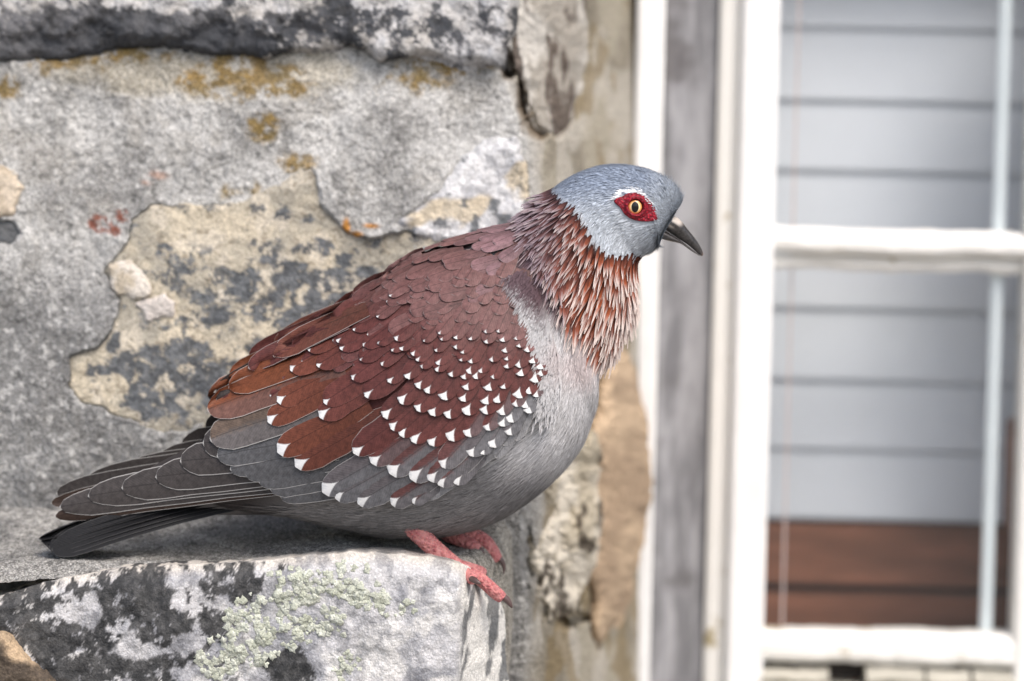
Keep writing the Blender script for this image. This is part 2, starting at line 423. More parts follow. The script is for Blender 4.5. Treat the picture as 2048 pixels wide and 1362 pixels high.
lc = mixc(C(152, 151, 148), C(192, 190, 185), sm(0.35, 0.65, fbm(lx, ly / S, 90, 203, 5)))
lc = mixc(lc, C(206, 200, 186), sm(900, 960, lx) * 0.7)
lc = mixc(lc, C(96, 95, 92), sm(0.58, 0.7, fbm(lx, ly / S, 12, 204, 3, 0.7)) * 0.5)
lv = np.stack([Xw, ly, lz], -1).reshape(-1, 3)
make('ledge_mortar', lv, grid_faces(*lx.shape), MAT['ledge'], wall, lc.reshape(-1, 3))
# small stones bedded under the far foot / at the ledge end are part of that mortar

# the ledge stone: an irregular block, front face, top face and a right end that turns away
def block_c(px, py, side):
    c = mixc(C(206, 205, 206), C(158, 159, 164), sm(0.36, 0.62, fbm(px, py, 120, 211, 5)))
    c = mixc(c, C(232, 230, 226), sm(0.52, 0.66, fbm(px, py, 60, 212, 4)) * 0.7)
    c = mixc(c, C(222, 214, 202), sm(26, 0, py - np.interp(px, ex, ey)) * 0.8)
    c = mixc(c, C(122, 123, 128), sm(0.56, 0.68, fbm(px, py, 40, 213, 5, 0.62)) * 0.55)
    L = [(290, 1190, 70, 50), (200, 1240, 36, 50), (320, 1260, 60, 80), (60, 1210, 60, 36), (100, 1280, 70, 50), (240, 1320, 90, 40), (460, 1165, 60, 34),
         (480, 1185, 36, 34), (425, 1245, 44, 26), (575, 1335, 52, 40), (340, 1170, 40, 30), (150, 1340, 60, 40), (20, 1240, 40, 40), (470, 1140, 60, 12), (180, 1190, 30, 20)]
    dk = blobs(px, py, L, 2.5, 46, 214) * sm(0.28, 0.40, fbm(px, py, 22, 219, 5, 0.75))
    dk = np.maximum(dk, sm(0.56, 0.60, fbm(px, py, 30, 215, 5, 0.66)) * sm(560, 420, px))
    dk = dk * (1 - blobs(px, py, [(180, 1225, 22, 40), (360, 1200, 14, 30), (300, 1300, 60, 10), (380, 1290, 40, 20), (355, 1160, 26, 24), (262, 1285, 20, 30)], 3, 26, 216))
    c = mixc(c, mixc(C(50, 51, 52), C(78, 78, 78), sm(0.4, 0.6, fbm(px, py, 12, 217, 3, 0.7))), dk * 0.96)
    # banded right end
    b = sm(0.50, 0.57, fbm(px * 2.6 + 0.2 * py, py * 0.45, 46, 218, 4)) * side
    c = mixc(c, mixc(C(228, 226, 220), C(100, 102, 102), b), side * 0.85)
    return c
nx, nz, nd = 420, 84, 40
bpx = np.concatenate([np.linspace(-430, 918, nx), 918 + np.linspace(0, 1, nd)[1:] * 0])
u_side = np.concatenate([np.zeros(nx), np.linspace(0, 1, nd)[1:]])
rows = []; colr = []
ptop = np.interp(bpx, ex, ey)
for k in range(-26, nz):
    if k >= 0:
        ppy = ptop + (k / (nz - 1)) * (1470 - ptop); inn = np.zeros(len(bpx))
    else:
        ppy = ptop.copy(); inn = np.full(len(bpx), -k / 26.0)
    lean = np.interp(ppy, [1100, 1470], [0, -10])
    yy = np.full(len(bpx), YF) + 0.056 * u_side
    pxx = bpx + lean + u_side * (np.interp(ppy, [1120, 1210, 1470], [66, 92, 106]))
    base = P(pxx, ppy, np.full(len(bpx), YF))
    # the end face recedes, its top edge slopes down towards the back
    zz = base[:, 2] - u_side * np.interp(k, [-26, 0, nz], [0.016, 0.015, 0])
    xx = P(pxx, ppy, yy)[:, 0]
    rnd = 0.006 * (1 - sm(0, 0.14, k / nz)) ** 2 if k >= 0 else 0.006
    yy = yy + rnd * (1 - u_side) + inn * 0.055 * (1 - u_side)
    xx = xx - u_side * inn * 0.02
    zz = zz - inn * 0.004 + (0.0 if k < 0 else 0.0)
    amp = 1.0
    nn = (fbm(pxx, ppy + 300 * inn, 150, 221, 4) - 0.5) * 0.012 + (fbm(pxx, ppy + 300 * inn, 30, 222, 4, 0.6) - 0.5) * 0.0034
    if k >= 0:
        yy = yy - nn * (1 - 0.7 * u_side) * (0.25 + 0.75 * sm(0, 20, k)); xx = xx + nn * 0.6 * u_side
    else:
        zz = zz + nn * 0.25
    zz = zz + (fbm(pxx, 0 * pxx, 26, 223, 4) - 0.5) * 0.0022 * sm(30, 0, abs(k))
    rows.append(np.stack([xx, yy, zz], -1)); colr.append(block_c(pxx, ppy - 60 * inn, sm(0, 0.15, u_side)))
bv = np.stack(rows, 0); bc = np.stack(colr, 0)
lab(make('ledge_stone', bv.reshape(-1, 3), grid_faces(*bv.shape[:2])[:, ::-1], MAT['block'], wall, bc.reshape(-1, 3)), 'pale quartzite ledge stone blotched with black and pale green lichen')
# neighbouring stone at the foot of the ledge stone
BL = [(-100, 1255), (10, 1268), (60, 1310), (112, 1366), (130, 1480), (-100, 1480)]
lab(wall_patch('stone', BL, 0.014, 30, 3.0, flat_c(C(196, 172, 142), C(92, 82, 72), 131, 50), MAT['stone'], wall, 0.006, 132, yfun=lambda a, b: np.full(np.shape(a), YF - 0.002)), 'tan and dark stone below the lichen covered ledge stone')

# pale green crusty lichen: many small lobed cushions on the face of the ledge stone
fm = BVHTree.FromPolygons([Vector(v) for v in bv.reshape(-1, 3)], [tuple(int(i) for i in f) for f in grid_faces(*bv.shape[:2])])
def cam_ray(bvh, x, y):
    a = (x - 1024) / 2048 * WID / D; b = (681 - y) / 2048 * WID / D
    d = Vector(cam_f + a * cam_r + b * cam_u).normalized()
    loc, nor, _, _ = bvh.ray_cast(Vector(cam_o), d)
    if loc is None: return None, None
    if nor.dot(d) > 0: nor = -nor
    return loc, nor
LV, LF, LC = [], [], []
lregions = [(560, 1235, 120, 50, 210), (640, 1180, 90, 40, 150), (500, 1290, 60, 40, 130), (430, 1320, 50, 36, 90), (720, 1190, 60, 22, 60), (790, 1215, 36, 14, 36), (600, 1150, 60, 14, 26),
            (640, 1250, 50, 40, 40), (690, 1330, 24, 30, 26), (560, 1270, 50, 30, 60), (700, 1140, 60, 14, 20)]
for cx, cy, rx, ry, n in lregions:
    for _ in range(n):
        a = rng.uniform(0, 6.283); q = math.sqrt(rng.uniform())
        x = cx + rx * q * math.cos(a) + (rng.uniform() - .5) * 20; y = cy + ry * q * math.sin(a) + (rng.uniform() - .5) * 14
        if noise2(np.array(x / 24), np.array(y / 24), 77) < 0.34: continue
        loc, nor = cam_ray(fm, x, y)
        if loc is None: continue
        r = rng.uniform(3.0, 9.0) * S; t1 = nor.orthogonal().normalized(); t2 = nor.cross(t1)
        base = len(LV); m = 9; ph = rng.uniform(0, 6.28); lob = rng.integers(3, 6)
        cc = mixc(C(216, 219, 206), C(190, 194, 176), rng.uniform()) * rng.uniform(0.85, 1.08)
        for ring, (rr, hh) in enumerate(((1.0, -0.0006), (0.93, 0.13), (0.5, 0.2))):
            for i in range(m):
                th = 6.2832 * i / m
                k = rr * (1 + 0.3 * math.sin(lob * th + ph) + 0.12 * rng.uniform(-1, 1))
                LV.append(loc + (t1 * math.cos(th) + t2 * math.sin(th)) * (r * k) + nor * (hh * r if hh > 0 else hh)); LC.append(cc * (0.72 if ring == 0 else 1))
        LV.append(loc + nor * r * 0.16); LC.append(cc * 1.0)
        for ring in range(2):
            for i in range(m):
                j = (i + 1) % m
                LF.append((base + ring * m + i, base + ring * m + j, base + (ring + 1) * m + j, base + (ring + 1) * m + i))
        for i in range(m): LF.append((base + 2 * m + i, base + 2 * m + (i + 1) % m, base + 3 * m))
o = make('lichen', [tuple(v) for v in LV], LF, MAT['stone'], wall, np.array(LC)); o['kind'] = 'stuff'

# ================================================================== WINDOW
YW = 0.315
MAT['white'] = plain('white_paint', (0.86, 0.86, 0.85), 0.5, 30, 0.05, 0.0004)
t = NT('flaky_paint'); n = t.noise(46, 6, 0.65); n2 = t.noise(14, 4, 0.6)
cc = t.mix(t.remap(n, 0.60, 0.68), (0.86, 0.85, 0.81), C(176, 164, 134)); MAT['flaky'] = t.out(cc, 0.6, t.bump(n, 0.0012))
t = NT('grey_board'); mp = t.n('ShaderNodeMapping'); mp.inputs['Scale'].default_value = (1, 1, 0.18); t.l(t.coord(), mp.inputs[0])
n = t.noise(90, 6, 0.65, mp.outputs[0]); n2 = t.noise(14, 4, 0.6)
cc = t.mix(t.remap(n, 0.35, 0.65), C(118, 118, 121), C(164, 164, 167)); cc = t.mix(t.remap(n2, 0.52, 0.66, 0, 0.7), cc, C(78, 74, 74))
MAT['grey'] = t.out(cc, 0.7, t.bump(n, 0.0006))
t = NT('glass'); gl = t.n('ShaderNodeBsdfGlossy'); gl.inputs['Roughness'].default_value = 0.02
tr = t.n('ShaderNodeBsdfTransparent'); lw = t.n('ShaderNodeLayerWeight'); lw.inputs[0].default_value = 0.5; fzv = t.math('MULTIPLY_ADD', t.math('POWER', lw.outputs['Facing'], 5.0), 0.6, 0.04)
mx = t.n('ShaderNodeMixShader'); t.l(fzv, mx.inputs[0]); t.l(tr.outputs[0], mx.inputs[1]); t.l(gl.outputs[0], mx.inputs[2])
t.l(mx.outputs[0], t.t.nodes['Material Output'].inputs['Surface']); MAT['glass'] = t.m
MAT['slat'] = plain('slat_sky_reflection', C(208, 215, 222), 0.3, 12, 0.04, 0.0002)  # pale colour stands in for the sky mirrored in the glass
t = NT('slat_brown'); mp = t.n('ShaderNodeMapping'); mp.inputs['Scale'].default_value = (0.2, 1, 1.4); t.l(t.coord(), mp.inputs[0])
n = t.noise(60, 5, 0.6, mp.outputs[0]); MAT['brown'] = t.out(t.mix(t.remap(n, 0.3, 0.7), C(98, 63, 44), C(136, 90, 68)), 0.45, t.bump(n, 0.0005))
MAT['paleblue'] = plain('pale_blue_paint', C(214, 226, 230), 0.5, 30, 0.04)
MAT['cord'] = plain('cord', C(206, 192, 188), 0.7)
MAT['paleblue'] = plain('pale_blue_paint', C(228, 238, 241), 0.4, 30, 0.03)
MAT['dull'] = plain('dull_paint', C(176, 173, 162), 0.8, 40, 0.25, 0.001)
MAT['dark'] = plain('dark_gap', C(52, 48, 46), 0.8)

def WX(px, y=YW, py=681): return float(P(px, py, y)[0])
def WZ(py, y=YW, px=1790): return float(P(px, py, y)[2])
win = empty('window', (WX(1660), YW, WZ(1362) - 0.2))
tag(win, 'white painted wooden sash window with flaking glazing bars beside the stone wall', 'window')
zt, zb = WZ(-160), WZ(1560)
box('casing', (WX(1259), YW - 0.006, zb), (WX(1314.5), YW + 0.05, zt), MAT['white'], win, 0.0015)
lab(box('jamb_board', (WX(1314), YW + 0.016, zb), (WX(1428), YW + 0.06, zt), MAT['grey'], win), 'mottled grey jamb board')
box('sash_stop', (WX(1426), YW + 0.006, zb), (WX(1470), YW + 0.05, zt), MAT['flaky'], win)
box('stile', (WX(1468), YW - 0.004, zb), (WX(1542), YW + 0.03, zt), MAT['white'], win)
box('stile', (WX(2047), YW - 0.004, zb), (WX(2160), YW + 0.03, zt), MAT['flaky'], win)

def rough_bar(name, x0, x1, z0, z1, y0, y1, seed, mat, amp=0.0016, n=90):
    """wooden bar with puttied, uneven edges"""
    xs = np.linspace(x0, x1, n); rows = []
    for (yy, zz) in ((y1, z0), (y0 + 0.004, z0), (y0, z0 + 0.004), (y0, z1 - 0.006), (y0 + 0.006, z1), (y1, z1)):
        w = (fbm(xs / S, xs * 0 + zz * 5000 + yy * 900, 60, seed, 4) - 0.5) * 2 * amp
        rows.append(np.stack([xs, yy + w * 0.6, zz + w], -1))
    v = np.stack(rows, 1); k = v.shape[1]
    f = [tuple(q) for q in grid_faces(n, k, True)[:, ::-1]]
    f.append(tuple(range(k))); f.append(tuple((n - 1) * k + i for i in range(k))[::-1])
    return make(name, v.reshape(-1, 3), f, mat, win, smooth=False)
xl, xr = WX(1540), WX(2049)
rough_bar('glazing_bar', xl, xr, WZ(512), WZ(462), YW - 0.002, YW + 0.02, 301, MAT['flaky'])
rough_bar('glazing_bar_lip', xl, xr, WZ(545), WZ(512.5), YW + 0.006, YW + 0.02, 302, MAT['flaky'], 0.0022)
rough_bar('bottom_rail', xl, xr, WZ(1328), WZ(1268), YW - 0.003, YW + 0.025, 303, MAT['flaky'])
box('sill_gap', (xl, YW + 0.016, WZ(1366)), (xr, YW + 0.024, WZ(1326)), MAT['dark'], win, 0)
for a, b in ((1540, 1676), (1752, 1868), (1874, 1960), (1968, 2049)):
    rough_bar('sill_putty', WX(a), WX(b), WZ(1372), WZ(1340 - 4 * (a > 1700)), YW - 0.004, YW + 0.016, a, MAT['dull'], 0.003, 30)
rough_bar('sill', xl - 0.02, xr + 0.02, WZ(1560), WZ(1373), YW - 0.02, YW + 0.03, 305, MAT['dull'])
for z0, z1 in ((WZ(1268), WZ(545)), (WZ(462), zt)):
    box('pane', (xl - 0.004, YW + 0.010, z0 - 0.002), (xr + 0.004, YW + 0.013, z1 + 0.002), MAT['glass'], win, 0)
# slatted shutter inside
YS = 0.43
sh = empty('slatted_shutter', (float(P(1790, 681, YS)[0]), YS, WZ(1500, YS)))
tag(sh, 'horizontal boards of a slatted shutter behind the window glass, pale sky reflection coloured in above, brown below', 'shutter')
sx0, sx1 = float(P(1440, 681, YS)[0]), float(P(2160, 681, YS)[0])
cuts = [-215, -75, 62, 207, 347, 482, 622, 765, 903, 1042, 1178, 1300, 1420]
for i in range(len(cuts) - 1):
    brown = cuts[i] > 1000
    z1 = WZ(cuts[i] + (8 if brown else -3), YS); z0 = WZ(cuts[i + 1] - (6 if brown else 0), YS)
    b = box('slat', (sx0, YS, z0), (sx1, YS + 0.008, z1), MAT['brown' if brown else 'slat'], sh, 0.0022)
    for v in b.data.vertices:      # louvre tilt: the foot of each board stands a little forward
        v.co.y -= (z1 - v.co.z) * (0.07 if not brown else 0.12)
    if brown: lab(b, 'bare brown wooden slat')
box('backing', (sx0, YS + 0.02, zb), (sx1, YS + 0.03, zt), MAT['dark'], sh, 0)
box('upright', (float(P(1978, 681, YW + 0.02)[0]), YW + 0.016, zb + 0.02), (float(P(2002, 681, YW + 0.02)[0]), YW + 0.026, zt - 0.01), MAT['paleblue'], sh, 0.002)
box('end_post', (float(P(2026, 681, YW + 0.03)[0]), YW + 0.028, WZ(1060, YW + 0.03)), (float(P(2052, 681, YW + 0.03)[0]), YW + 0.05, WZ(835, YW + 0.03)), MAT['brown'], sh, 0.002)
box('cord', (float(P(1578, 681, YW + 0.02)[0]), YW + 0.020, zb + 0.02), (float(P(1582, 681, YW + 0.02)[0]), YW + 0.022, zt - 0.01), MAT['cord'], sh, 0.0005)

# house behind / ground, so that the place closes
MAT['core'] = plain('rubble_core', C(150, 146, 138), 0.9, 20, 0.2, 0.004)
GZ = -1.2
xcl = float(P(-140, 681, 0.1)[0])
box('wall_core', (-1.6, 0.17, GZ), (WX(1080), 0.62, 1.4), MAT['core'], wall, 0)
box('wall_core', (WX(1080) + 0.001, YW + 0.065, GZ), (1.6, 0.62, zb + 0.001), MAT['core'], wall, 0)
box('wall_core', (WX(1080) + 0.001, YW + 0.065, zt - 0.001), (1.6, 0.62, 1.4), MAT['core'], wall, 0)
box('wall_core', (WX(2160), YW + 0.02, zb + 0.001), (1.6, 0.62, zt - 0.001), MAT['core'], wall, 0)
box('wall_footing', (-1.6, -0.02, GZ), (WX(900, 0), 0.169, WZ(1420, 0.0)), MAT['core'], wall, 0)
g = make('ground', [(-200, -200, GZ), (200, -200, GZ), (200, 200, GZ), (-200, 200, GZ)], [(0, 1, 2, 3)], plain('paving', C(150, 146, 140), 0.9, 3, 0.15), None)
g['kind'] = 'structure'

# ================================================================== PIGEON
bird = empty('pigeon', tuple(P(925, 1145, -0.005)))
tag(bird, 'speckled maroon and grey pigeon with red eye patch perched on the ledge stone', 'pigeon')

class Loft:
    def __init__(s, st, exp=0.92):
        a = np.array(st, float); n = len(a); T = np.linspace(0, n - 1, 600)
        out = np.zeros((600, a.shape[1]))
        for q, t in enumerate(T):
            i = min(int(t), n - 2); f = t - i
            p0 = a[max(i - 1, 0)]; p1 = a[i]; p2 = a[i + 1]; p3 = a[min(i + 2, n - 1)]
            out[q] = 0.5 * ((2 * p1) + (-p0 + p2) * f + (2 * p0 - 5 * p1 + 4 * p2 - p3) * f * f + (-p0 + 3 * p1 - 3 * p2 + p3) * f ** 3)
        s.T = T; s.tab = out; s.n = n; s.exp = exp
    def at(s, t, th):
        """th = 0 top, pi/2 near side, pi bottom"""
        t = np.clip(t, 0, s.n - 1)
        c = [np.interp(t, s.T, s.tab[:, k]) for k in range(5)]
        mx, my = (c[0] + c[2]) / 2, (c[1] + c[3]) / 2; hx, hy = (c[0] - c[2]) / 2, (c[1] - c[3]) / 2
        ca = np.cos(th); sa = np.sin(th)
        ca = np.sign(ca) * np.abs(ca) ** s.exp; sa = np.sign(sa) * np.abs(sa) ** s.exp
        p = P(mx + hx * ca, my + hy * ca, 0.0)
        p[..., 1] = -c[4] * S * sa
        return p
    def frame(s, t, th):
        e = 0.02
        p = s.at(t, th)
        ds = s.at(np.minimum(t + e, s.n - 1), th) - s.at(np.maximum(t - e, 0), th)
        dt = s.at(t, th + 0.02) - s.at(t, th - 0.02)
        n = np.cross(dt, ds); n /= np.linalg.norm(n, axis=-1, keepdims=True) + 1e-12
        mid = s.at(t, th * 0) * 0.5 + s.at(t, th * 0 + math.pi) * 0.5
        sg = np.sign(np.sum(n * (p - mid), -1, keepdims=True)); sg[sg == 0] = 1
        d = -ds / (np.linalg.norm(ds, axis=-1, keepdims=True) + 1e-12)
        return p, n * sg, d
    def mesh(s, nt, nth):
        t = np.linspace(0, s.n - 1, nt); th = np.linspace(0, 2 * math.pi, nth, endpoint=False)
        tt, hh = np.meshgrid(t, th, indexing='ij')
        v = s.at(tt, hh).reshape(-1, 3)
        f = [tuple(int(i) for i in q) for q in grid_faces(nt, nth, True)]
        f.append(tuple(range(nth))); f.append(tuple((nt - 1) * nth + i for i in range(nth))[::-1])
        return v, f, tt.ravel(), hh.ravel()

BODY = Loft([(300, 935, 330, 1008, 28), (450, 852, 470, 1022, 66), (580, 756, 590, 1036, 118), (700, 645, 690, 1058, 160), (800, 556, 790, 1074, 186), (890, 498, 890, 1070, 194),
             (965, 474, 995, 1040, 190), (1012, 462, 1092, 974, 176), (1036, 446, 1160, 895, 156), (1052, 432, 1192, 810, 136), (1068, 416, 1203, 735, 116),
             (1086, 398, 1240, 665, 98), (1106, 380, 1262, 600, 88), (1130, 362, 1268, 548, 82), (1165, 344, 1276, 520, 80), (1208, 332, 1290, 508, 80),
             (1252, 331, 1306, 498, 76), (1298, 341, 1314, 489, 66), (1330, 358, 1313, 487, 50), (1348, 374, 1317, 483, 38), (1357, 391, 1319, 476, 27), (1359, 407, 1322, 466, 17), (1353, 424, 1328, 452, 6)])
ENV = Loft([(60, 1000, 60, 1052, 12), (110, 985, 110, 1054, 20), (200, 935, 200, 1062, 32), (330, 862, 330, 1066, 54), (450, 790, 460, 1074, 92), (580, 702, 590, 1090, 146), (700, 612, 700, 1104, 190),
            (800, 532, 800, 1112, 214), (890, 484, 900, 1110, 220), (970, 458, 1000, 1082, 211), (1018, 446, 1100, 1012, 192), (1050, 432, 1180, 920, 166)])

def body_col(px, py):
    px = np.asarray(px, float); py = np.asarray(py, float)
    nz = fbm(px, py, 40, 401, 4)
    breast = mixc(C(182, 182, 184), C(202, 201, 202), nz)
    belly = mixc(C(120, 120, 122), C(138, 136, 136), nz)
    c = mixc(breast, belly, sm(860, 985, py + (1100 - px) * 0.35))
    c = mixc(c, C(192, 174, 172), sm(90, 10, np.hypot((px - 1175) / 1.0, (py - 700) / 0.8)) * 0.6)
    mant = mixc(C(120, 88, 92), C(106, 76, 78), nz)
    dm = sm(40, -40, np.maximum((py - 610) + (px - 1060) * 1.3, (py - 690) + (px - 700) * 0.75)) * sm(1035, 985, px)
    c = mixc(c, mant, dm)
    c = mixc(c, C(66, 62, 62), sm(640, 480, px))
    neck = mixc(C(96, 78, 84), C(64, 30, 22), sm(1090, 1200, px + (py - 500) * 0.15))
    inneck = sm(-16, 24, poly_sd(px, py, NECK)); c = mixc(c, neck, inneck)
    head = mixc(C(172, 179, 187), C(132, 143, 160), sm(430, 355, py + (px - 1200) * 0.02))
    head = mixc(head, C(192, 197, 203), sm(60, 10, np.hypot(px - 1255, (py - 470) * 1.1)) * 0.45)
    head = mixc(head, C(186, 194, 203), sm(1290, 1350, px) * 0.6)
    ih = sm(-10, 14, poly_sd(px, py, HEAD)); c = mixc(c, head, ih)
    wl = [(1236, 392), (1250, 380), (1272, 377), (1292, 384), (1303, 398), (1308, 408)]
    d = np.full(px.shape, 1e9)
    for i in range(len(wl) - 1):
        (x0, y0), (x1, y1) = wl[i], wl[i + 1]; tt = np.clip(((px - x0) * (x1 - x0) + (py - y0) * (y1 - y0)) / ((x1 - x0) ** 2 + (y1 - y0) ** 2), 0, 1)
        d = np.minimum(d, np.hypot(px - x0 - tt * (x1 - x0), py - y0 - tt * (y1 - y0)))
    return mixc(c, C(236, 238, 240), sm(4.2, 2.2, d))
NECK = [(1060, 380), (1110, 372), (1165, 420), (1178, 462), (1212, 498), (1250, 512), (1310, 510), (1310, 640), (1265, 690), (1215, 728), (1180, 700), (1130, 640), (1080, 590), (1030, 540), (1000, 480), (1030, 430)]
HEAD = [(1120, 340), (1200, 300), (1400, 320), (1400, 480), (1300, 530), (1252, 516), (1214, 502), (1180, 466), (1164, 424), (1112, 378)]

# --- plumage materials
t = NT('plumage'); c = t.col(); n = t.noise(900, 3, 0.6)
k = t.remap(n, 0.3, 0.7, 0.86, 1.12, False)
cc = t.n('ShaderNodeVectorMath', operation='SCALE'); t.l(c, cc.inputs[0]); t.l(k, cc.inputs['Scale'])
MAT['plumage'] = t.out(cc.outputs[0], 0.75, None, 0.15)

t = NT('feather')
uv = t.n('ShaderNodeUVMap', uv_map='UVMap'); tu = t.n('ShaderNodeUVMap', uv_map='tip')
s1 = t.n('ShaderNodeSeparateXYZ'); t.l(uv.outputs[0], s1.inputs[0]); s2 = t.n('ShaderNodeSeparateXYZ'); t.l(tu.outputs[0], s2.inputs[0])
u = t.math('MULTIPLY_ADD', s1.outputs[0], 2.0, -1.0); v = s1.outputs[1]; au = t.math('ABSOLUTE', u)
latS = t.math('MULTIPLY_ADD', s2.outputs[0], 100.0, -50.0); oi0 = t.n('ShaderNodeObjectInfo'); rnd = oi0.outputs['Random']; lat = t.math('ABSOLUTE', latS); latW = t.math('ABSOLUTE', t.math('ADD', latS, t.math('MULTIPLY_ADD', rnd, 5.0, -2.5))); dist = t.math('MULTIPLY', s2.outputs[1], 100.0)
oi = t.n('ShaderNodeObjectInfo'); nz = t.noise(420, 4, 0.6); nf = t.noise(2600, 2, 0.5)
basec = oi.outputs['Color']
gs = t.remap(t.math('MULTIPLY_ADD', t.math('SUBTRACT', nz, 0.5), 0.7, u), -0.25, 0.25, 1.0, 0.0)
basec = t.mix(t.math('MULTIPLY', gs, t.prop('grey_vane')), basec, C(106, 106, 109))
# barbs run obliquely off the shaft
barb = t.math('SINE', t.math('ADD', t.math('ADD', t.math('MULTIPLY', dist, 0.9), t.math('MULTIPLY', lat, 1.1)), t.math('MULTIPLY', nf, 5.0)))
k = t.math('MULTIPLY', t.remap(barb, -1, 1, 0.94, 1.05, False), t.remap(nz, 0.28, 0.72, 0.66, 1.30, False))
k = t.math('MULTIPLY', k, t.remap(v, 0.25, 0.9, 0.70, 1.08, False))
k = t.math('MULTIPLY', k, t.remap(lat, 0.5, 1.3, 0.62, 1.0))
sc = t.n('ShaderNodeVectorMath', operation='SCALE'); t.l(basec, sc.inputs[0]); t.l(k, sc.inputs['Scale'])
cc = sc.outputs[0]
edge = t.math('MAXIMUM', t.remap(au, 0.935, 0.99), t.remap(dist, 3.4, 1.2))
cc = t.mix(t.math('MULTIPLY', edge, t.prop('pale_edge')), cc, C(206, 204, 200))
tl = t.prop('tip_length'); tw = t.prop('tip_width')
q = t.math('SUBTRACT', 1.0, t.math('DIVIDE', dist, t.math('MAXIMUM', tl, 0.01)), clamp=True)
wd = t.math('MULTIPLY', t.math('POWER', q, 1.7), tw)
wd = t.math('ADD', wd, t.math('MULTIPLY', t.math('SUBTRACT', nf, 0.5), 2.4))
mk = t.math('MULTIPLY', t.remap(t.math('SUBTRACT', wd, latW), -1.2, 2.2), t.math('GREATER_THAN', q, 0.03))
cc = t.mix(mk, cc, (0.80, 0.80, 0.79))
bp = t.bump(barb, 0.0001, 0.22)
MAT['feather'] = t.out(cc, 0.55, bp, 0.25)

# --- body: one continuous skin
v, f, tt, hh = BODY.mesh(120, 72)
bx_, by_ = to_px(v)
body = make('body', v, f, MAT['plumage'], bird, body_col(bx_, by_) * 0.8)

# fine body plumage: thin barbs lying tailwards all over head, breast and belly
def plumage(name, n, t0, t1, region, ln, wd, lift, seed, segs=3, shade=0.16, parent=None):
    r = np.random.default_rng(seed)
    t_ = r.uniform(t0, t1, n); th = r.uniform(0, 2 * math.pi, n)
    p, nn, d = BODY.frame(t_, th)
    qx, qy = to_px(p)
    m = region(qx, qy) > r.uniform(0, 1, n)
    t_, th, p, nn, d, qx, qy = (a[m] for a in (t_, th, p, nn, d, qx, qy)); n = len(t_)
    w = np.cross(nn, d); a = r.normal(0, 0.16, n)[:, None]; d = d * np.cos(a) + w * np.sin(a); w = np.cross(nn, d)
    L = (ln[0] + (ln[1] - ln[0]) * r.uniform(0, 1, n)) * S; Wd = wd * S * r.uniform(0.7, 1.3, n); lf = lift * S * r.uniform(0.4, 1.3, n)
    ks = np.linspace(0, 1, segs + 1)
    V = []; CC = []
    cb = body_col(qx, qy) * (1 + r.normal(0, shade, n))[:, None]
    for k in ks:
        c = p + d * (L * k)[:, None] + nn * (lf * k - 0.3 * lf + 0.0002 - 0.9 * L * L * k * k * 3.0)[:, None]
        ww = (Wd * (1 - k ** 2) * 0.5 + 0.00004)[:, None]
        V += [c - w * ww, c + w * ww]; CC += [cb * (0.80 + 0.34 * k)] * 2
    V = np.stack(V, 1).reshape(-1, 3); CC = np.stack(CC, 1).reshape(-1, 3); K = 2 * (segs + 1)
    b = (np.arange(n) * K)[:, None]
    F = np.concatenate([np.stack([b[:, 0] + 2 * i, b[:, 0] + 2 * i + 1, b[:, 0] + 2 * i + 3, b[:, 0] + 2 * i + 2], 1) for i in range(segs)])
    o = make(name, V, F, MAT['plumage'], parent, CC); o['kind'] = 'stuff'; return o
inh = lambda x, y: sm(-6, 6, poly_sd(x, y, HEAD))
RED = [(1224.6, 399.8), (1231, 395.7), (1244, 392.5), (1253.7, 386), (1266.6, 384), (1279.5, 386.8), (1290.9, 394), (1300.5, 402), (1308.6, 409.5), (1312.7, 420.8),
       (1316, 435), (1326, 437.5), (1312, 442.5), (1297, 444.5), (1282.8, 443.5), (1270, 441), (1258.5, 436), (1248.9, 428.9), (1239, 414), (1229.5, 407.8)]
noeye = lambda x, y: (poly_sd(x, y, RED) < -1.5) * 1.0
plumage('head_plumage', 34000, 12, 21.6, lambda x, y: inh(x, y) * noeye(x, y), (13, 23), 2.6, 3.8, 501, shade=0.19, parent=body)
plumage('head_plumage', 1500, 17.8, 21.2, lambda x, y: inh(x, y) * (y < 425) * (x > 1322), (16, 28), 2.6, 15, 505, parent=body)
inbody = lambda x, y: (1 - inh(x, y)) * (1 - 0.85 * sm(-5, 20, poly_sd(x, y, NECK))) * sm(0, 60, (x - 560) + (y - 900) * 0.9)
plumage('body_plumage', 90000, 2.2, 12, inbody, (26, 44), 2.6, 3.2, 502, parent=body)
plumage('body_plumage', 2500, 1.0, 5.0, lambda x, y: (y > 1005) * 1.0, (36, 60), 4.0, 7, 503, parent=body)

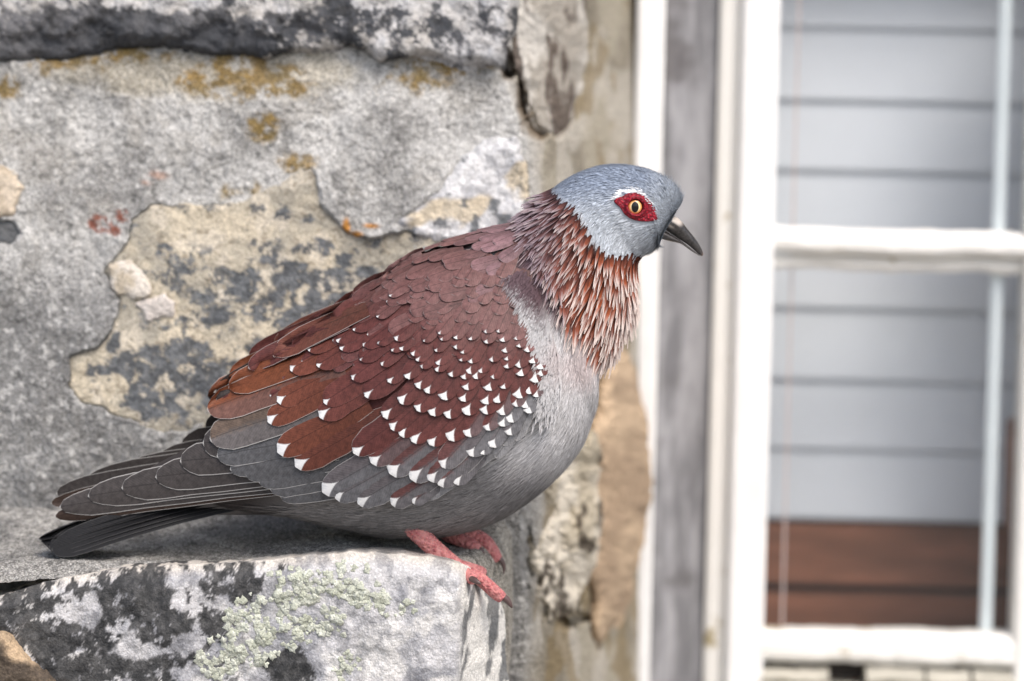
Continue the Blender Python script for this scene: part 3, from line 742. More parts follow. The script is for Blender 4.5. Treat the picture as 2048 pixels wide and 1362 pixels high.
# --- neck hackles: forked narrow feathers, rust inside, pale tips
r = np.random.default_rng(61)
HV, HF, HC = [], [], []
cnt = 0
cand = []
for tq in np.arange(9.0, 14.6, 0.135):
    m = 70
    for j in range(m):
        cand.append((tq + r.uniform(-.05, .05), 2 * math.pi * (j + 0.5 * (int(tq / 0.135) % 2) + r.uniform(-.35, .35)) / m))
cand = np.array(cand)
p, nn, d = BODY.frame(cand[:, 0], cand[:, 1]); qx, qy = to_px(p)
NK2 = [(1075, 392), (1108, 378), (1160, 420), (1172, 460), (1208, 496), (1250, 508), (1300, 508), (1300, 620), (1262, 668), (1205, 690), (1150, 625), (1096, 560), (1050, 500), (1046, 440)]
inside = poly_sd(qx, qy, NK2) + r.uniform(-14, 8, len(qx)) > 0
for i in np.nonzero(inside)[0]:
    front = float(sm(1075, 1215, qx[i] + (qy[i] - 480) * 0.25))
    L = (r.uniform(50, 78) * (0.75 + 0.35 * front) * (0.70 + 0.4 * float(sm(0, 60, float(poly_sd(qx[i], qy[i], HEAD) * -1))))) * S
    W = r.uniform(5.2, 9) * S
    dd = d[i]; n_ = nn[i]; w = np.cross(n_, dd); a = r.normal(0, 0.10); dd = dd * math.cos(a) + w * math.sin(a); w = np.cross(n_, dd)
    lift = r.uniform(2, 22) * S; tw = r.normal(0, 0.5)
    w = w * math.cos(tw) + n_ * math.sin(tw)
    rust = mixc(C(84, 58, 60), C(150, 78, 48), front * r.uniform(0.4, 1.0)); dark = mixc(C(40, 30, 34), C(44, 20, 15), front)
    pale = mixc(C(140, 126, 134), C(212, 198, 191), np.clip(front * 1.1 + r.normal(0, .12), 0, 1))
    b = len(HV)
    ks = (0, 0.3, 0.5, 0.7, 0.87, 1.0); ws = (0.6, 1.15, 1.05, 0.66, 0.36, 0.04)
    for k, wk in zip(ks, ws):
        c0 = p[i] + dd * (L * k) + n_ * (0.0003 + lift * k ** 1.3 - 2.0 * L * L * k * k)
        for q, uq in enumerate((-1, -0.4, 0.4, 1)):
            dip = -0.0005 if abs(uq) < 0.5 else 0.0
            HV.append(c0 + w * (uq * W * 0.5 * wk) - n_ * dip)
            pl = sm(0.56, 0.86, k + (0.14 if abs(uq) > 0.5 else 0))
            cc = mixc(mixc(dark, rust, sm(0.1, 0.5, k)), pale, pl)
            HC.append(cc * (1 + r.normal(0, 0.04)))
    for k in range(5):
        for q in range(3):
            HF.append((b + k * 4 + q, b + k * 4 + q + 1, b + k * 4 + q + 5, b + k * 4 + q + 4))
o = make('neck_hackles', np.array(HV), np.array(HF), MAT['plumage'], body, np.array(HC)); o['kind'] = 'stuff'
o['label'] = 'spiky rust neck feathers with pale tips'

# --- wing feathers
ev, ef, et, eh = ENV.mesh(140, 80)
ENVB = BVHTree.FromPolygons([Vector(q) for q in ev], ef)
def on_env(x, y):
    loc, nor = cam_ray(ENVB, x, y)
    if loc is None:
        q = P(x, y, -0.01); hit = ENVB.find_nearest(Vector(q)); n_ = hit[1]
        if n_.y > 0: n_ = -n_
        # outside the envelope: keep the pixel, take the depth of the rim
        loc = Vector(P(x, y, hit[0].y)); nor = (n_ + Vector((0, -0.8, 0))).normalized()
    return loc, nor

VC = np.array([0, .18, .36, .52, .66, .78, .87, .935, .975, 1.0]); VR = np.array([0, .12, .25, .38, .5, .62, .74, .84, .91, .955, .985, 1.0])
def prof_covert(v): return np.where(v < .55, .60 + .40 * np.sin(np.pi / 2 * np.clip(v / .55, 0, 1)), np.clip(1 - (np.clip(v - .55, 0, 1) / .45) ** 4.2, 0.012, 1) ** .5)
def prof_remex(v): return np.where(v < .84, .78 + .22 * sm(0, .6, v), np.clip(1 - (np.clip(v - .84, 0, 1) / .16) ** 2.2, 0.0004, 1) ** .5)
def wing_feather(parent, tip, base, width, color, bend=0.0, off=(0.2, 2.0), tilt=0.5, camber=0.7, tl=0, tw=0, edge=0.0, gv=0.0, remex=False, name='feather'):
    vs_ = VR if remex else VC; pr = prof_remex(vs_) if remex else prof_covert(vs_)
    tip = np.array(tip, float); base = np.array(base, float); d = tip - base; L = np.hypot(*d); d /= L; n_ = np.array([-d[1], d[0]])
    ctrl = (tip + base) / 2 + n_ * bend * L
    us = np.array([-1, -.55, 0, .55, 1]); V = []; U = []; T = []
    for v_, w_ in zip(vs_, pr):
        c = (1 - v_) ** 2 * base + 2 * v_ * (1 - v_) * ctrl + v_ ** 2 * tip
        tg = 2 * (1 - v_) * (ctrl - base) + 2 * v_ * (tip - ctrl); tg /= np.hypot(*tg); nn_ = np.array([-tg[1], tg[0]])
        for u_ in us:
            lt = u_ * w_ * width / 2 * (1 + (random.uniform(-.05, .05) if abs(u_) == 1 else 0))
            q = c + nn_ * lt
            loc, nor = on_env(q[0], q[1])
            h = off[0] + (off[1] - off[0]) * v_ - camber * u_ * u_ - tilt * u_
            V.append(loc + nor * (h * 0.001)); U.append((u_ * .5 + .5, v_)); T.append((lt / 100 + .5, (1 - v_) * L / 100))
    o = make(name, V_np(V), grid_faces(len(vs_), 5), MAT['feather'], parent, uvs={'UVMap': U, 'tip': T})
    o.color = (*np.clip(color, 0, 1), 1)
    o['tip_length'] = float(tl); o['tip_width'] = float(tw); o['pale_edge'] = float(edge); o['grey_vane'] = float(gv)
    return o
def V_np(V): return np.array([tuple(q) for q in V])

# wing pad under the coverts
WINGP = [(1006, 545), (1040, 640), (1064, 730), (1062, 800), (1040, 860), (960, 935), (860, 985), (760, 990), (640, 985), (520, 950), (430, 880), (470, 780), (560, 715), (660, 630), (770, 555), (880, 520), (980, 520)]
gx, gy = np.meshgrid(np.arange(410, 1100, 8.0), np.arange(500, 1010, 8.0), indexing='ij')
sd = poly_sd(gx, gy, WINGP)
WV = []
for x, y, s_ in zip(gx.ravel(), gy.ravel(), sd.ravel()):
    loc, nor = on_env(x, y); WV.append(loc + nor * (-0.0012 - 0.004 * float(sm(14, -10, s_))))
ff = grid_faces(*gx.shape); ff = ff[(sd.ravel() > -9)[ff].all(1)]
used = np.unique(ff); rm = np.full(gx.size, -1); rm[used] = np.arange(len(used))
WV = V_np(WV)[used]; ug, vg = gx.ravel()[used], gy.ravel()[used]
wc = mixc(C(84, 50, 48), C(80, 78, 78), sm(0, 60, (vg - 840) + (ug - 700) * 0.12 * 0))
wing = make('wing', WV, rm[ff], MAT['plumage'], bird, wc * 0.8)

MAROON = C(90, 50, 47); MAUVE = C(110, 79, 77); RUSTY = C(112, 64, 42); SLATE = C(94, 94, 97); DARK = C(62, 56, 54); BROWNG = C(98, 84, 74)
def jit(c, a=0.07): return np.clip(c * (1 + random.gauss(0, a)), 0, 1)
# primaries, longest and lowest first; each higher one lies over the one below
prim = [((108, 1034), (800, 958), 44), ((118, 1014), (790, 948), 60), ((175, 992), (780, 938), 64), ((243, 976), (770, 926), 66), ((311, 954), (760, 914), 66), ((361, 922), (750, 900), 68), ((407, 886), (740, 884), 70)]
for i, (tip, base, w) in enumerate(prim):
    wing_feather(wing, tip, base, w, jit(C(64, 60, 59) if i else C(58, 46, 40), .04), bend=(0.035 if i < 3 else 0.02), off=(-1.8 + i * .12, -1.2 + i * 0.40), tilt=0.15, camber=0.25, edge=0.75, remex=True, name='flight_feather')
# secondaries, a tight fan of pale lines
sec = [((560, 990), (850, 950), 52), ((540, 976), (840, 930), 52), ((518, 962), (830, 915), 50), ((492, 948), (820, 900), 50), ((462, 938), (800, 880), 52), ((436, 912), (780, 860), 58)]
for i, (tip, base, w) in enumerate(sec):
    wing_feather(wing, tip, base, w, jit(C(88, 88, 90), .04), bend=0.03, off=(-0.8 + i * .1, 0.6 + i * 0.22), tilt=0.15, camber=0.25, edge=0.7, remex=True, name='flight_feather')
# tertials over them
ter = [((424, 880), (700, 800), 78, BROWNG, .6, .55), ((420, 826), (690, 735), 74, RUSTY, .3, .5), ((462, 782), (700, 690), 62, RUSTY, 0, .45), ((432, 800), (640, 700), 40, DARK, 0, .4), ((552, 718), (740, 622), 50, C(104, 62, 52), 0, .5), ((502, 742), (700, 650), 46, MAROON, 0, .4)]
for i, (tip, base, w, c, gv, ed) in enumerate(ter):
    wing_feather(wing, tip, base, w, c, bend=0.05, off=((0.4, 2.6 + 0.2 * i) if i < 3 else (-1, 0) if i == 3 else (2.6, 3.6)), tilt=0.4, camber=0.5, edge=ed, gv=gv)
# coverts with white wedge tips, read off the wing; x, y on a 2.269 enlargement whose origin is (400, 440)
K = 2.269
spots = """1085 520 8,1155 540 9,1220 545 9,1095 548 6,1018 555 6,1295 515 9,1350 512 8,1365 552 12,1430 545 10,1295 560 10,1440 578 10,1375 600 14,1478 598 16,1185 605 10,1158 585 9,1070 597 8,
1180 640 8,1223 648 14,1320 642 14,1382 635 8,1495 648 18,1382 670 14,1440 668 18,1075 655 14,1072 685 12,965 615 12,985 640 11,1008 672 9,1215 695 16,1265 690 12,1243 718 16,1190 718 16,1135 708 16,1325 718 12,1442 705 18,1530 675 18,1538 705 16,1508 735 22,
892 548 13,912 590 11,815 568 6,750 578 10,875 597 6,830 662 11,735 640 7,858 735 15,935 715 18,985 758 22,1025 780 24,1097 810 26,1183 818 22,1198 765 22,1297 770 24,1365 762 14,1435 805 24,1480 785 22,1512 800 16,
698 725 15,755 800 21,910 828 24,985 862 24,1045 880 26,1118 892 26,1200 878 26,1285 875 24,1282 830 24,1335 825 22,1425 843 20,1460 848 22,1478 872 20,1360 880 22,1395 912 24,
835 890 24,570 830 21,550 893 27,870 945 31,908 972 31,962 1000 33,1040 1012 35,1127 992 35,1203 973 33,1295 948 22,1358 930 22,1390 968 25,1312 1022 29,
360 828 26,420 690 21,540 668 14,605 478 10,700 462 8,810 448 8,868 355 7,705 508 7,630 560 13,645 592 10,500 600 8,
318 918 36,360 1050 42,440 1112 46,702 1052 36,780 1095 46,862 1142 50,955 1165 48,1035 1170 42,1080 1192 36,1095 1112 36,1220 1062 31,1270 1055 15,1150 1185 27,562 1225 50,620 1252 36,720 1275 38,870 1278 32,965 1272 18"""
spots = [tuple(float(q) for q in s_.split()) for s_ in spots.replace('\n', '').split(',') if s_.strip()]
def feather_dir(x, y):
    a = np.interp(x, [480, 600, 700, 800, 900, 1000, 1085], [153, 148, 141, 131, 120, 110, 102])
    a += np.interp(y, [640, 820, 900, 1000], [4, 4, 10, 20]) * np.interp(x, [600, 800, 1085], [0.2, 0.9, 1.2])
    return math.radians(a)
for cx, cy, tsz in spots:
    x = 400 + cx / K; y = 440 + cy / K; ts = tsz / K
    a = feather_dir(x, y)
    great = tsz >= 30 and (cy > 1020 or cx < 460)
    big = cx < 760
    w = 24 + 0.62 * tsz + (16 if big else 0) * (1 if not great else 0.4)
    L = w * (2.3 if not great else 2.9) * (1.25 if big else 1)
    if great: w = min(w + 4, 60)
    base = (x - math.cos(a) * L, y - math.sin(a) * L)
    # colour: mauve high on the shoulder, maroon in the middle, slate along the lower edge, rusty to the rear
    low = float(sm(-30, 40, y - np.interp(x, [500, 620, 760, 880, 960, 1010, 1085], [955, 950, 925, 902, 868, 815, 795])))
    c = mixc(MAUVE, MAROON, float(sm(640, 720, y + (900 - x) * 0.25)))
    c = mixc(c, RUSTY, float(sm(700, 520, x)) * 0.65)
    gv = 0.0
    if low > 0.5: c = mixc(c, SLATE, 0.85 if (x < 720 or x > 930) else 0.15); gv = 0.9
    elif low > 0.15: gv = 0.45
    wing_feather(wing, (x, y), base, w, jit(c), bend=random.uniform(0.0, 0.05), off=((-3.0 if x > 1035 else -0.2, 2.4) if not great else (0.5, 2.6)), tilt=0.45 if not great else 0.35, camber=0.5,
                 tl=(ts * (1.9 if tsz < 30 else 1.55) + 1) * random.uniform(.78, 1.2), tw=(ts * (1.15 if tsz < 30 else 1.0) + 1.0) * random.uniform(.75, 1.15), edge=0.03 + (0.35 if great else 0), gv=gv)
# plain slate greater coverts tucked along the lower edge
for tip, base, w in (((700, 994), (860, 880), 40), ((905, 962), (1040, 860), 34), ((990, 915), (1070, 820), 28), ((1030, 880), (1080, 790), 26), ((850, 996), (990, 900), 36), ((1005, 890), (1075, 800), 30)):
    wing_feather(wing, tip, base, w, jit(C(126, 126, 128), .03), bend=0.04, off=(-0.6, 0.8), tilt=0.3, camber=0.4, edge=0.4)
# unspotted coverts filling the shoulder
k = 0
for y in np.arange(560, 900, 17):
    for x in np.arange(560 + (k % 2) * 14, 1072, 29):
        k += 1
        xx = x + random.uniform(-6, 6); yy = y + random.uniform(-5, 5)
        if float(poly_sd(np.array([xx]), np.array([yy]), WINGP)[0]) < 4 or yy > 700 + (1000 - xx) * 0.12: continue
        if random.random() < 0.25: continue
        a = feather_dir(xx, yy); w = random.uniform(30, 40) + (8 if xx < 760 else 0); L = w * 2.1
        c = mixc(MAUVE, MAROON, float(sm(620, 720, yy + (900 - xx) * 0.3)))
        wing_feather(wing, (xx, yy), (xx - math.cos(a) * L, yy - math.sin(a) * L), w, jit(c, .05), bend=random.uniform(0, .05), off=(-0.9, 1.3), tilt=0.35, camber=0.5, edge=0.12)

# breast down spilling over the front edge of each wing
EDGE = [(1018, 535), (1040, 575), (1062, 640), (1082, 715), (1086, 760), (1076, 815), (1064, 850)]
r = np.random.default_rng(88); FV = []; FF = []; FC = []
seg = np.cumsum([0] + [math.hypot(EDGE[i + 1][0] - EDGE[i][0], EDGE[i + 1][1] - EDGE[i][1]) for i in range(len(EDGE) - 1)])
for _ in range(4200):
    q = r.uniform(0, seg[-1]); x = np.interp(q, seg, [e[0] for e in EDGE]) + r.uniform(4, 40); keepit = r.uniform(); y = np.interp(q, seg, [e[1] for e in EDGE]) + r.uniform(-6, 6)
    if keepit < float(sm(740, 850, y)): continue
    L = r.uniform(24, 50) * float(sm(880, 800, y) * .6 + .4); a = math.radians(r.normal(np.interp(y, [540, 860], [122, 106]), 6)); dx, dy = math.cos(a), math.sin(a)
    cb = body_col(np.array([x + 24.0]), np.array([y]))[0]; cb = cb * (0.78 + r.normal(0, .05)); wd = r.uniform(1.6, 3.2); b = len(FV); top = r.uniform(0.2, 1.9)
    for k_ in (0, .4, .75, 1.0):
        for sgn in (-1, 1):
            ww = wd * (1 - k_ ** 2) * sgn + 0.1 * sgn
            loc, nor = on_env(x + dx * L * k_ - dy * ww, y + dy * L * k_ + dx * ww)
            FV.append(loc + nor * (0.001 * (-3.0 + (top + 3.0) * min(1, k_ * 1.6)))); FC.append(cb * (0.85 + 0.25 * k_))
    for k_ in range(3): FF.append((b + 2 * k_, b + 2 * k_ + 1, b + 2 * k_ + 3, b + 2 * k_ + 2))
fl = make('breast_down', V_np(FV), np.array(FF), MAT['plumage'], body, np.array(FC)); fl['kind'] = 'stuff'
fl2 = fl.copy(); col.objects.link(fl2); fl2.scale = (1, -1, 1)

# the far wing mirrors the near one about the middle of the bird
far = wing.copy(); col.objects.link(far)
def mirror_copy(o, parent):
    c_ = o.copy(); col.objects.link(c_); c_.parent = parent; return c_
far.scale = (1, -1, 1); far.rotation_euler = (0, R(1.4), 0)
pv = Vector(P(1040, 560, 0.0)); pv.y = 0; far.location = pv - Matrix.Rotation(R(1.4), 3, 'Y') @ pv
# bird root sits at y = -0.005, so mirror in its own frame
far.parent = bird; far.matrix_parent_inverse = Matrix.Translation(-bird.location)
for ch in list(wing.children):
    c_ = ch.copy(); col.objects.link(c_); c_.parent = far; c_.matrix_parent_inverse = Matrix.Identity(4)

# --- mantle and scapular feathers over the back, both sides
def loft_feather(L_, t_, th, length, width, color, lift, parent, edge=0.05, tl=0, tw=0, skew=0.0):
    n_seg = len(VC); pr = prof_covert(VC); V = []; U = []; T = []
    p0, n0, d0 = (q[0] for q in L_.frame(np.array([t_]), np.array([th])))
    w0 = np.cross(n0, d0); d1 = d0 * math.cos(skew) + w0 * math.sin(skew); w1 = np.cross(n0, d1)
    for v_, w_ in zip(VC, pr):
        for u_ in (-1, -.55, 0, .55, 1):
            lt = u_ * w_ * width / 2
            q = Vector(p0 + d1 * (v_ * length * S) + w1 * (lt * S))
            hit = ENVB.find_nearest(q); n_ = hit[1]
            if n_.dot(Vector(n0)) < 0: n_ = -n_
            V.append(hit[0] + n_ * ((lift[0] + (lift[1] - lift[0]) * v_ - 0.5 * u_ * u_) * 0.001)); U.append((u_ * .5 + .5, v_)); T.append((lt / 100 + .5, (1 - v_) * length / 100))
    o = make('feather', V_np(V), grid_faces(n_seg, 5), MAT['feather'], parent, uvs={'UVMap': U, 'tip': T})
    o.color = (*np.clip(color, 0, 1), 1); o['tip_length'] = float(tl); o['tip_width'] = float(tw); o['pale_edge'] = float(edge); o['grey_vane'] = 0.0
    return o
for t_ in np.arange(4.6, 10.6, 0.42):
    ring = np.arange(-72, 73, 12.0 if t_ > 7 else 15.0)
    for th in ring:
        th2 = math.radians(th + random.uniform(-4, 4) + (6 if int(t_ / 0.42) % 2 else 0)); tq = t_ + random.uniform(-.12, .12)
        lim = np.interp(tq, [4.6, 6, 7.5, 9, 10.6], [50, 54, 58, 60, 48])
        if abs(math.degrees(th2)) > lim: continue
        c = mixc(MAROON, MAUVE, float(sm(5.5, 8.5, tq))); c = mixc(c, C(124, 96, 100), float(sm(8.6, 10.2, tq)))
        ln = np.interp(tq, [4.6, 7, 10.6], [96, 84, 60])
        loft_feather(ENV, tq, th2, ln * random.uniform(.9, 1.1), ln * 0.5, jit(c, .06), (0.0, 1.9 if tq < 9 else 1.0), body, edge=0.10, tl=(4 if tq < 7.5 and random.random() < .5 else 0), tw=3, skew=random.gauss(0, .06))

# --- tail: twelve long dark feathers folded like a roof
tail = make('tail', *(lambda v, f: (v, f))(*Loft([(260, 985, 262, 1035, 22), (360, 950, 370, 1030, 34), (480, 900, 490, 1030, 46), (600, 840, 600, 1030, 60)]).mesh(10, 16)[:2]), MAT['plumage'], bird, np.tile(C(92, 90, 90), (160, 1)))
vs_ = VR; pr = prof_remex(VR)
for i in range(12):
    k = (i - 5.5) / 5.5; side = -1 if k < 0 else 1; ak = abs(k)
    V = []; U = []; T = []
    base = np.array([560.0 - 30 * ak, 955 + 30 * ak]); tip = np.array([74 + 34 * ak, 1078 + 16 * ak])
    L = np.hypot(*(tip - base)); wd = 62
    roll = math.radians(8 + 62 * ak)
    for v_, w_ in zip(vs_, pr):
        c2 = base * (1 - v_) + tip * v_ + np.array([0, -14 * math.sin(math.pi * v_)])
        yc = side * (-1) * 0 + k * (14 + 26 * v_) * S * -1
        c0 = P(c2[0], c2[1], 0.0); c0[1] = yc
        dn = np.array([0.22, 0, -0.97])
        for u_ in (-1, -.55, 0, .55, 1):
            lt = u_ * w_ * wd / 2
            q = c0 + np.array([0, -side * math.cos(roll), 0]) * (lt * S) + dn * (math.sin(roll) * lt * S) + np.array([0, -side * 0.001 * ak, 0.0006 * (1 - ak)])
            V.append(q); U.append((u_ * .5 + .5, v_)); T.append((lt / 100 + .5, (1 - v_) * L / 100))
    o = make('tail_feather', np.array(V), grid_faces(len(vs_), 5), MAT['feather'], tail, uvs={'UVMap': U, 'tip': T})
    o.color = (*C(23, 23, 25), 1); o['tip_length'] = 0.0; o['tip_width'] = 0.0; o['pale_edge'] = 0.07; o['grey_vane'] = 0.0

# --- eye, red skin, beak
bvB = BVHTree.FromPolygons([Vector(q) for q in v], []) if False else None
bv_, bf_, _, _ = BODY.mesh(160, 96)
BODB = BVHTree.FromPolygons([Vector(q) for q in bv_], bf_)
t = NT('red_skin'); vo = t.n('ShaderNodeTexVoronoi'); vo.inputs['Scale'].default_value = 780; t.l(t.coord(), vo.inputs['Vector'])
n = t.noise(500, 4); cc = t.mix(t.remap(vo.outputs[0], 0.1, 0.6), C(176, 22, 46), C(112, 12, 30))
MAT['red'] = t.out(cc, 0.5, t.bump(t.math('SUBTRACT', 1.0, vo.outputs[0]), 0.0006), 0.35)
EC = np.array([1270.7, 413.5])
na = 72; V = []; rr = []
sdp = np.array(RED)
def ray_to_poly(a):
    best = 200
    dx, dy = math.cos(a), math.sin(a)
    for i in range(len(RED)):
        (x0, y0), (x1, y1) = RED[i], RED[(i + 1) % len(RED)]
        ex_, ey_ = x1 - x0, y1 - y0; den = dx * ey_ - dy * ex_
        if abs(den) < 1e-9: continue
        tq = ((x0 - EC[0]) * ey_ - (y0 - EC[1]) * ex_) / den; uq = ((x0 - EC[0]) * dy - (y0 - EC[1]) * dx) / den
        if tq > 0 and -1e-6 <= uq <= 1 + 1e-6: best = min(best, tq)
    return best
nr = 14
for i in range(na):
    a = 2 * math.pi * i / na; ro = ray_to_poly(a) + 1.0; ri = 13.5
    for j in range(nr):
        q = j / (nr - 1); rad = ri + (ro - ri) * q
        loc, nor = cam_ray(BODB, EC[0] + rad * math.cos(a), EC[1] + rad * math.sin(a))
        h = 0.0009 + 0.0016 * math.exp(-((rad - 17) / 4.5) ** 2) + 0.00028 * math.sin(rad * 1.5) * (1 - q) - (0.0022 * max(0, q - 0.86) / 0.14 if q > 0.86 else 0)
        if j == 0: h = -0.0008
        V.append(loc + nor * h)
eye_patch = make('eye_patch', V_np(V), grid_faces(na, nr).tolist() + [((na - 1) * nr + j, (na - 1) * nr + j + 1, j + 1, j) for j in range(nr - 1)], MAT['red'], body)
loc, nor = cam_ray(BODB, EC[0], EC[1])
t = NT('eye'); sp = t.n('ShaderNodeSeparateXYZ'); t.l(t.coord(), sp.inputs[0])
xx = t.math('DIVIDE', sp.outputs[0], 14 * S); zz = t.math('DIVIDE', sp.outputs[2], 14 * S)
rad = t.math('SQRT', t.math('ADD', t.math('MULTIPLY', xx, xx), t.math('MULTIPLY', zz, zz)))
prd = t.math('SQRT', t.math('ADD', t.math('MULTIPLY', t.math('MULTIPLY', xx, 1.18), t.math('MULTIPLY', xx, 1.18)), t.math('MULTIPLY', t.math('MULTIPLY', zz, zz), 0.66)))
cc = t.mix(t.remap(rad, 0.55, 0.92), C(250, 232, 176), C(226, 150, 84)); cc = t.mix(t.remap(rad, 0.90, 0.99), cc, C(70, 20, 16))
cc = t.mix(t.remap(prd, 0.66, 0.58), cc, (0.004, 0.004, 0.004))
t.out(cc, 0.12, None, 0.4); t.b.inputs['Coat Weight'].default_value = 0.2; t.b.inputs['Coat Roughness'].default_value = 0.03
MAT['eye'] = t.m
bm = bmesh.new(); bmesh.ops.create_uvsphere(bm, u_segments=40, v_segments=24, radius=1)
for q in bm.verts: q.co = Vector((q.co.x * 17 * S, q.co.y * 11 * S, q.co.z * 17 * S))
me = bpy.data.meshes.new('eyeball'); bm.to_mesh(me); bm.free(); me.materials.append(MAT['eye'])
me.polygons.foreach_set('use_smooth', np.ones(len(me.polygons), bool))
eye = bpy.data.objects.new('eyeball', me); col.objects.link(eye)
ec = loc + nor * (-0.0012); eye.location = ec; adopt(eye, body)
# mirror both to the far side
e2 = eye.copy(); col.objects.link(e2); e2.location = Vector((ec.x, -ec.y, ec.z)); adopt(e2, body)
ep2 = eye_patch.copy(); col.objects.link(ep2); ep2.scale = (1, -1, 1)

t = NT('beak'); c = t.col(); n = t.noise(700, 3); MAT['beak'] = t.out(t.mix(t.remap(n, 0.3, 0.7, 0.0, 0.12), c, (0.3, 0.28, 0.26)), 0.32, t.bump(n, 0.0001), 0.5)
up = Loft([(1306, 424, 1308, 450, 22), (1328, 428, 1322, 455, 21), (1345, 431, 1334, 462.5, 19), (1357, 437, 1346, 470, 17), (1367, 447, 1356, 477, 14.5), (1376, 459, 1367, 484, 12), (1386, 471, 1378, 491.5, 10.5), (1396, 485, 1389, 501, 8), (1403, 497, 1398, 508.5, 5.5), (1407, 508, 1404, 512.5, 2)])
v, f, tt, hh = up.mesh(60, 32); ux, uy = to_px(v)
cb = mixc(C(28, 26, 26), C(52, 48, 47), sm(5.5, 9, tt)); cere = sm(24, 10, np.hypot(ux - 1349, (uy - 440) * 1.25)); cb = mixc(cb, C(196, 186, 176), cere)
cb = mixc(cb, C(28, 25, 25), sm(9, 4, np.hypot((ux - 1358) * 0.55 - (uy - 457) * 0.5, (uy - 457) * 0.9 - (ux - 1358) * 0.55) * 1.0) * (np.abs(np.sin(hh)) > .5))
cb = mixc(cb, C(120, 92, 80), sm(8.3, 9, tt) * 0.6)
v = v + 0
sw = np.exp(-((tt - 2.6) / 1.0) ** 2)[:, None]; v[:, 1] *= (1 + 0.18 * sw[:, 0])
beak = make('beak', v, f, MAT['beak'], bird, cb)
lo = Loft([(1306, 452, 1312, 474, 19), (1322, 456, 1330, 480, 18), (1336, 464.5, 1345, 483.5, 15.5), (1348, 472, 1360, 487, 12.5), (1360, 480, 1372, 494.5, 10), (1374, 490, 1384, 503, 8), (1388, 501, 1394, 509, 5.5), (1399, 509.5, 1401, 512.5, 2)])
v, f, tt, hh = lo.mesh(40, 24); make('lower_mandible', v, f, MAT['beak'], beak, mixc(C(48, 45, 46), C(80, 76, 76), sm(3, 7, tt)))

# --- legs
t = NT('leg_skin'); vo = t.n('ShaderNodeTexVoronoi'); vo.inputs['Scale'].default_value = 560; t.l(t.coord(), vo.inputs['Vector'])
n = t.noise(260, 4); cc = t.mix(t.remap(n, 0.35, 0.65), C(206, 136, 134), C(178, 104, 106)); cc = t.mix(t.remap(vo.outputs[0], 0.40, 0.75, 0, 0.35), cc, C(214, 158, 152))
cc = t.mix(t.remap(t.noise(120, 5, 0.65), 0.52, 0.7, 0, 0.28), cc, C(130, 92, 86))
MAT['leg'] = t.out(cc, 0.6, t.bump(t.math('SUBTRACT', 1.0, vo.outputs[0]), 0.0012), 0.3); t.b.inputs['Subsurface Weight'].default_value = 0.12; t.b.inputs['Subsurface Scale'].default_value = 0.003
MAT['claw'] = plain('claw', C(86, 68, 66), 0.35, 300, 0.15, 0.0001, 0.5)
def tube_pts(pts, n):
    a = np.array(pts, float); m = len(a); T = np.linspace(0, m - 1, n); out = []
    for t_ in T:
        i = min(int(t_), m - 2); f_ = t_ - i
        p0 = a[max(i - 1, 0)]; p1 = a[i]; p2 = a[i + 1]; p3 = a[min(i + 2, m - 1)]
        out.append(0.5 * ((2 * p1) + (-p0 + p2) * f_ + (2 * p0 - 5 * p1 + 4 * p2 - p3) * f_ * f_ + (-p0 + 3 * p1 - 3 * p2 + p3) * f_ ** 3))
    return np.array(out)
def tube(pts, n=26, m=14, scales=0.0):
    """pts: (px, py, depth px, radius px)"""
    q = tube_pts(pts, n); c = P(q[:, 0], q[:, 1], q[:, 2] * S); r_ = q[:, 3] * S
    if scales: r_ = r_ * (1 + scales * np.abs(np.sin(np.arange(n) * 1.35)))
    tg = np.gradient(c, axis=0); tg /= np.linalg.norm(tg, axis=1, keepdims=True)
    ref = np.array([0, 1.0, 0]); V = []
    for i in range(n):
        b = np.cross(tg[i], ref); b /= np.linalg.norm(b); a_ = np.cross(b, tg[i])
        for k_ in range(m):
            th = 2 * math.pi * k_ / m; V.append(c[i] + (b * math.cos(th) + a_ * math.sin(th)) * r_[i])
    F = [tuple(int(z) for z in x) for x in grid_faces(n, m, True)]
    F.append(tuple(range(m))); F.append(tuple((n - 1) * m + i for i in range(m))[::-1])
    return np.array(V), F
def merge(parts):
    V = []; F = []; o_ = 0
    for v_, f_ in parts:
        V.append(v_); F += [tuple(i + o_ for i in q) for q in f_]; o_ += len(v_)
    return np.concatenate(V), F
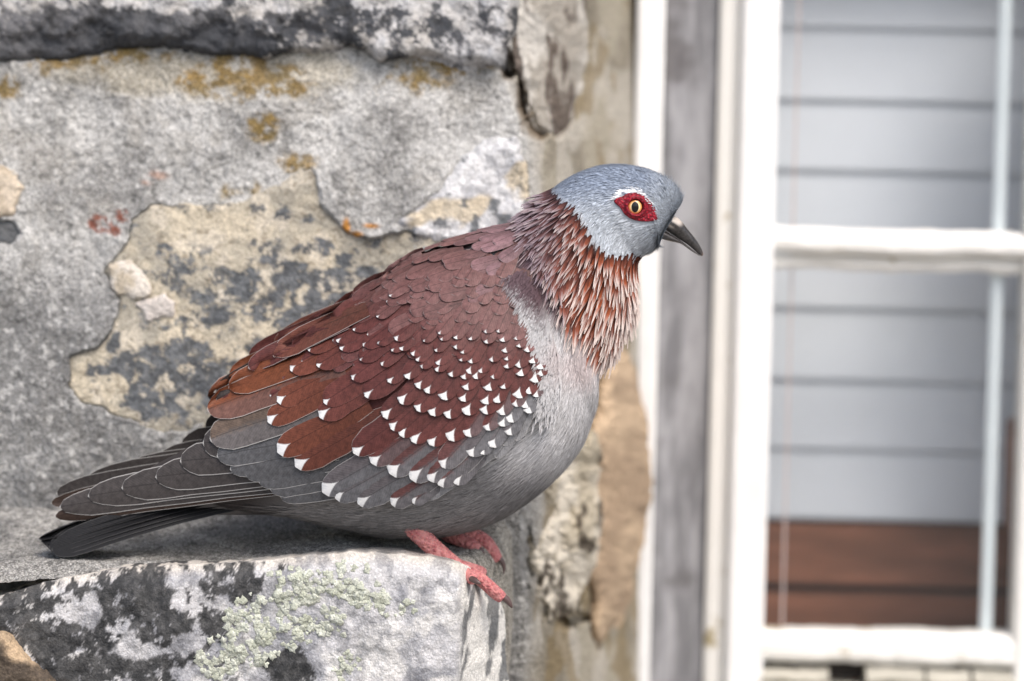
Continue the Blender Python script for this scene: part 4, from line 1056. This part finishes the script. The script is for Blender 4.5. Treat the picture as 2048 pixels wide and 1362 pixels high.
def leg(tubes, claws):
    v_, f_ = merge([tube(q, 44, 18, 0.13) for q in tubes])
    o = make('leg', v_, f_, MAT['leg'], bird)
    md = o.modifiers.new('remesh', 'REMESH'); md.mode = 'VOXEL'; md.voxel_size = 0.0005; md.use_smooth_shade = True
    s_ = o.modifiers.new('smooth', 'SMOOTH'); s_.factor = 0.5; s_.iterations = 1
    for c_ in claws:
        v_, f_ = tube(c_, 14, 10); make('claw', v_, f_, MAT['claw'], o)
    return o
dn = -78
leg([[(812, 1030, dn, 26), (840, 1068, dn, 19), (868, 1096, dn, 17), (900, 1124, dn, 16.5), (926, 1142, dn, 16)],
     [(918, 1138, dn, 15), (948, 1150, dn - 6, 12.5), (970, 1166, dn - 10, 12.5), (992, 1186, dn - 12, 12.5), (1006, 1197, dn - 12, 10)],
     [(918, 1134, dn, 14), (942, 1138, dn + 30, 11.5), (962, 1144, dn + 46, 10.5), (966, 1147, dn + 50, 8)],
     [(918, 1140, dn, 14), (936, 1150, dn - 34, 11.5), (946, 1160, dn - 56, 10)],
     [(922, 1138, dn, 14), (890, 1132, dn + 16, 11), (864, 1126, dn + 26, 9)]],
    [[(1003, 1192, dn - 12, 8.5), (1014, 1200, dn - 12, 7), (1021, 1210, dn - 12, 4.4), (1024, 1216, dn - 12, 1)],
     [(963, 1144, dn + 50, 6), (969, 1148, dn + 52, 5), (970, 1156, dn + 52, 3), (968, 1162, dn + 52, 1)],
     [(942, 1157, dn - 58, 6), (950, 1161, dn - 66, 6), (957, 1165, dn - 72, 4), (962, 1168, dn - 74, 1)],
     [(868, 1126, dn + 26, 5), (858, 1127, dn + 28, 4), (852, 1131, dn + 28, 1)]])
df = 70
leg([[(850, 1020, df, 24), (880, 1050, df, 18), (905, 1072, df, 16)],
     [(896, 1068, df, 15), (925, 1082, df - 10, 13), (945, 1092, df - 14, 13), (957, 1104, df - 16, 10)],
     [(900, 1064, df + 8, 15), (940, 1070, df + 14, 14), (966, 1080, df + 16, 14), (984, 1102, df + 16, 13.5), (996, 1122, df + 16, 10)]],
    [[(954, 1098, df - 18, 8), (962, 1103, df - 20, 7), (964, 1114, df - 20, 5), (958, 1126, df - 20, 1)],
     [(996, 1116, df + 14, 7), (1003, 1122, df + 12, 6), (1008, 1134, df + 12, 4), (1007, 1148, df + 12, 1)]])

# the far wing / far eye patch mirror through the bird's middle plane y = 0
ep2.parent = body
bpy.context.view_layer.update()
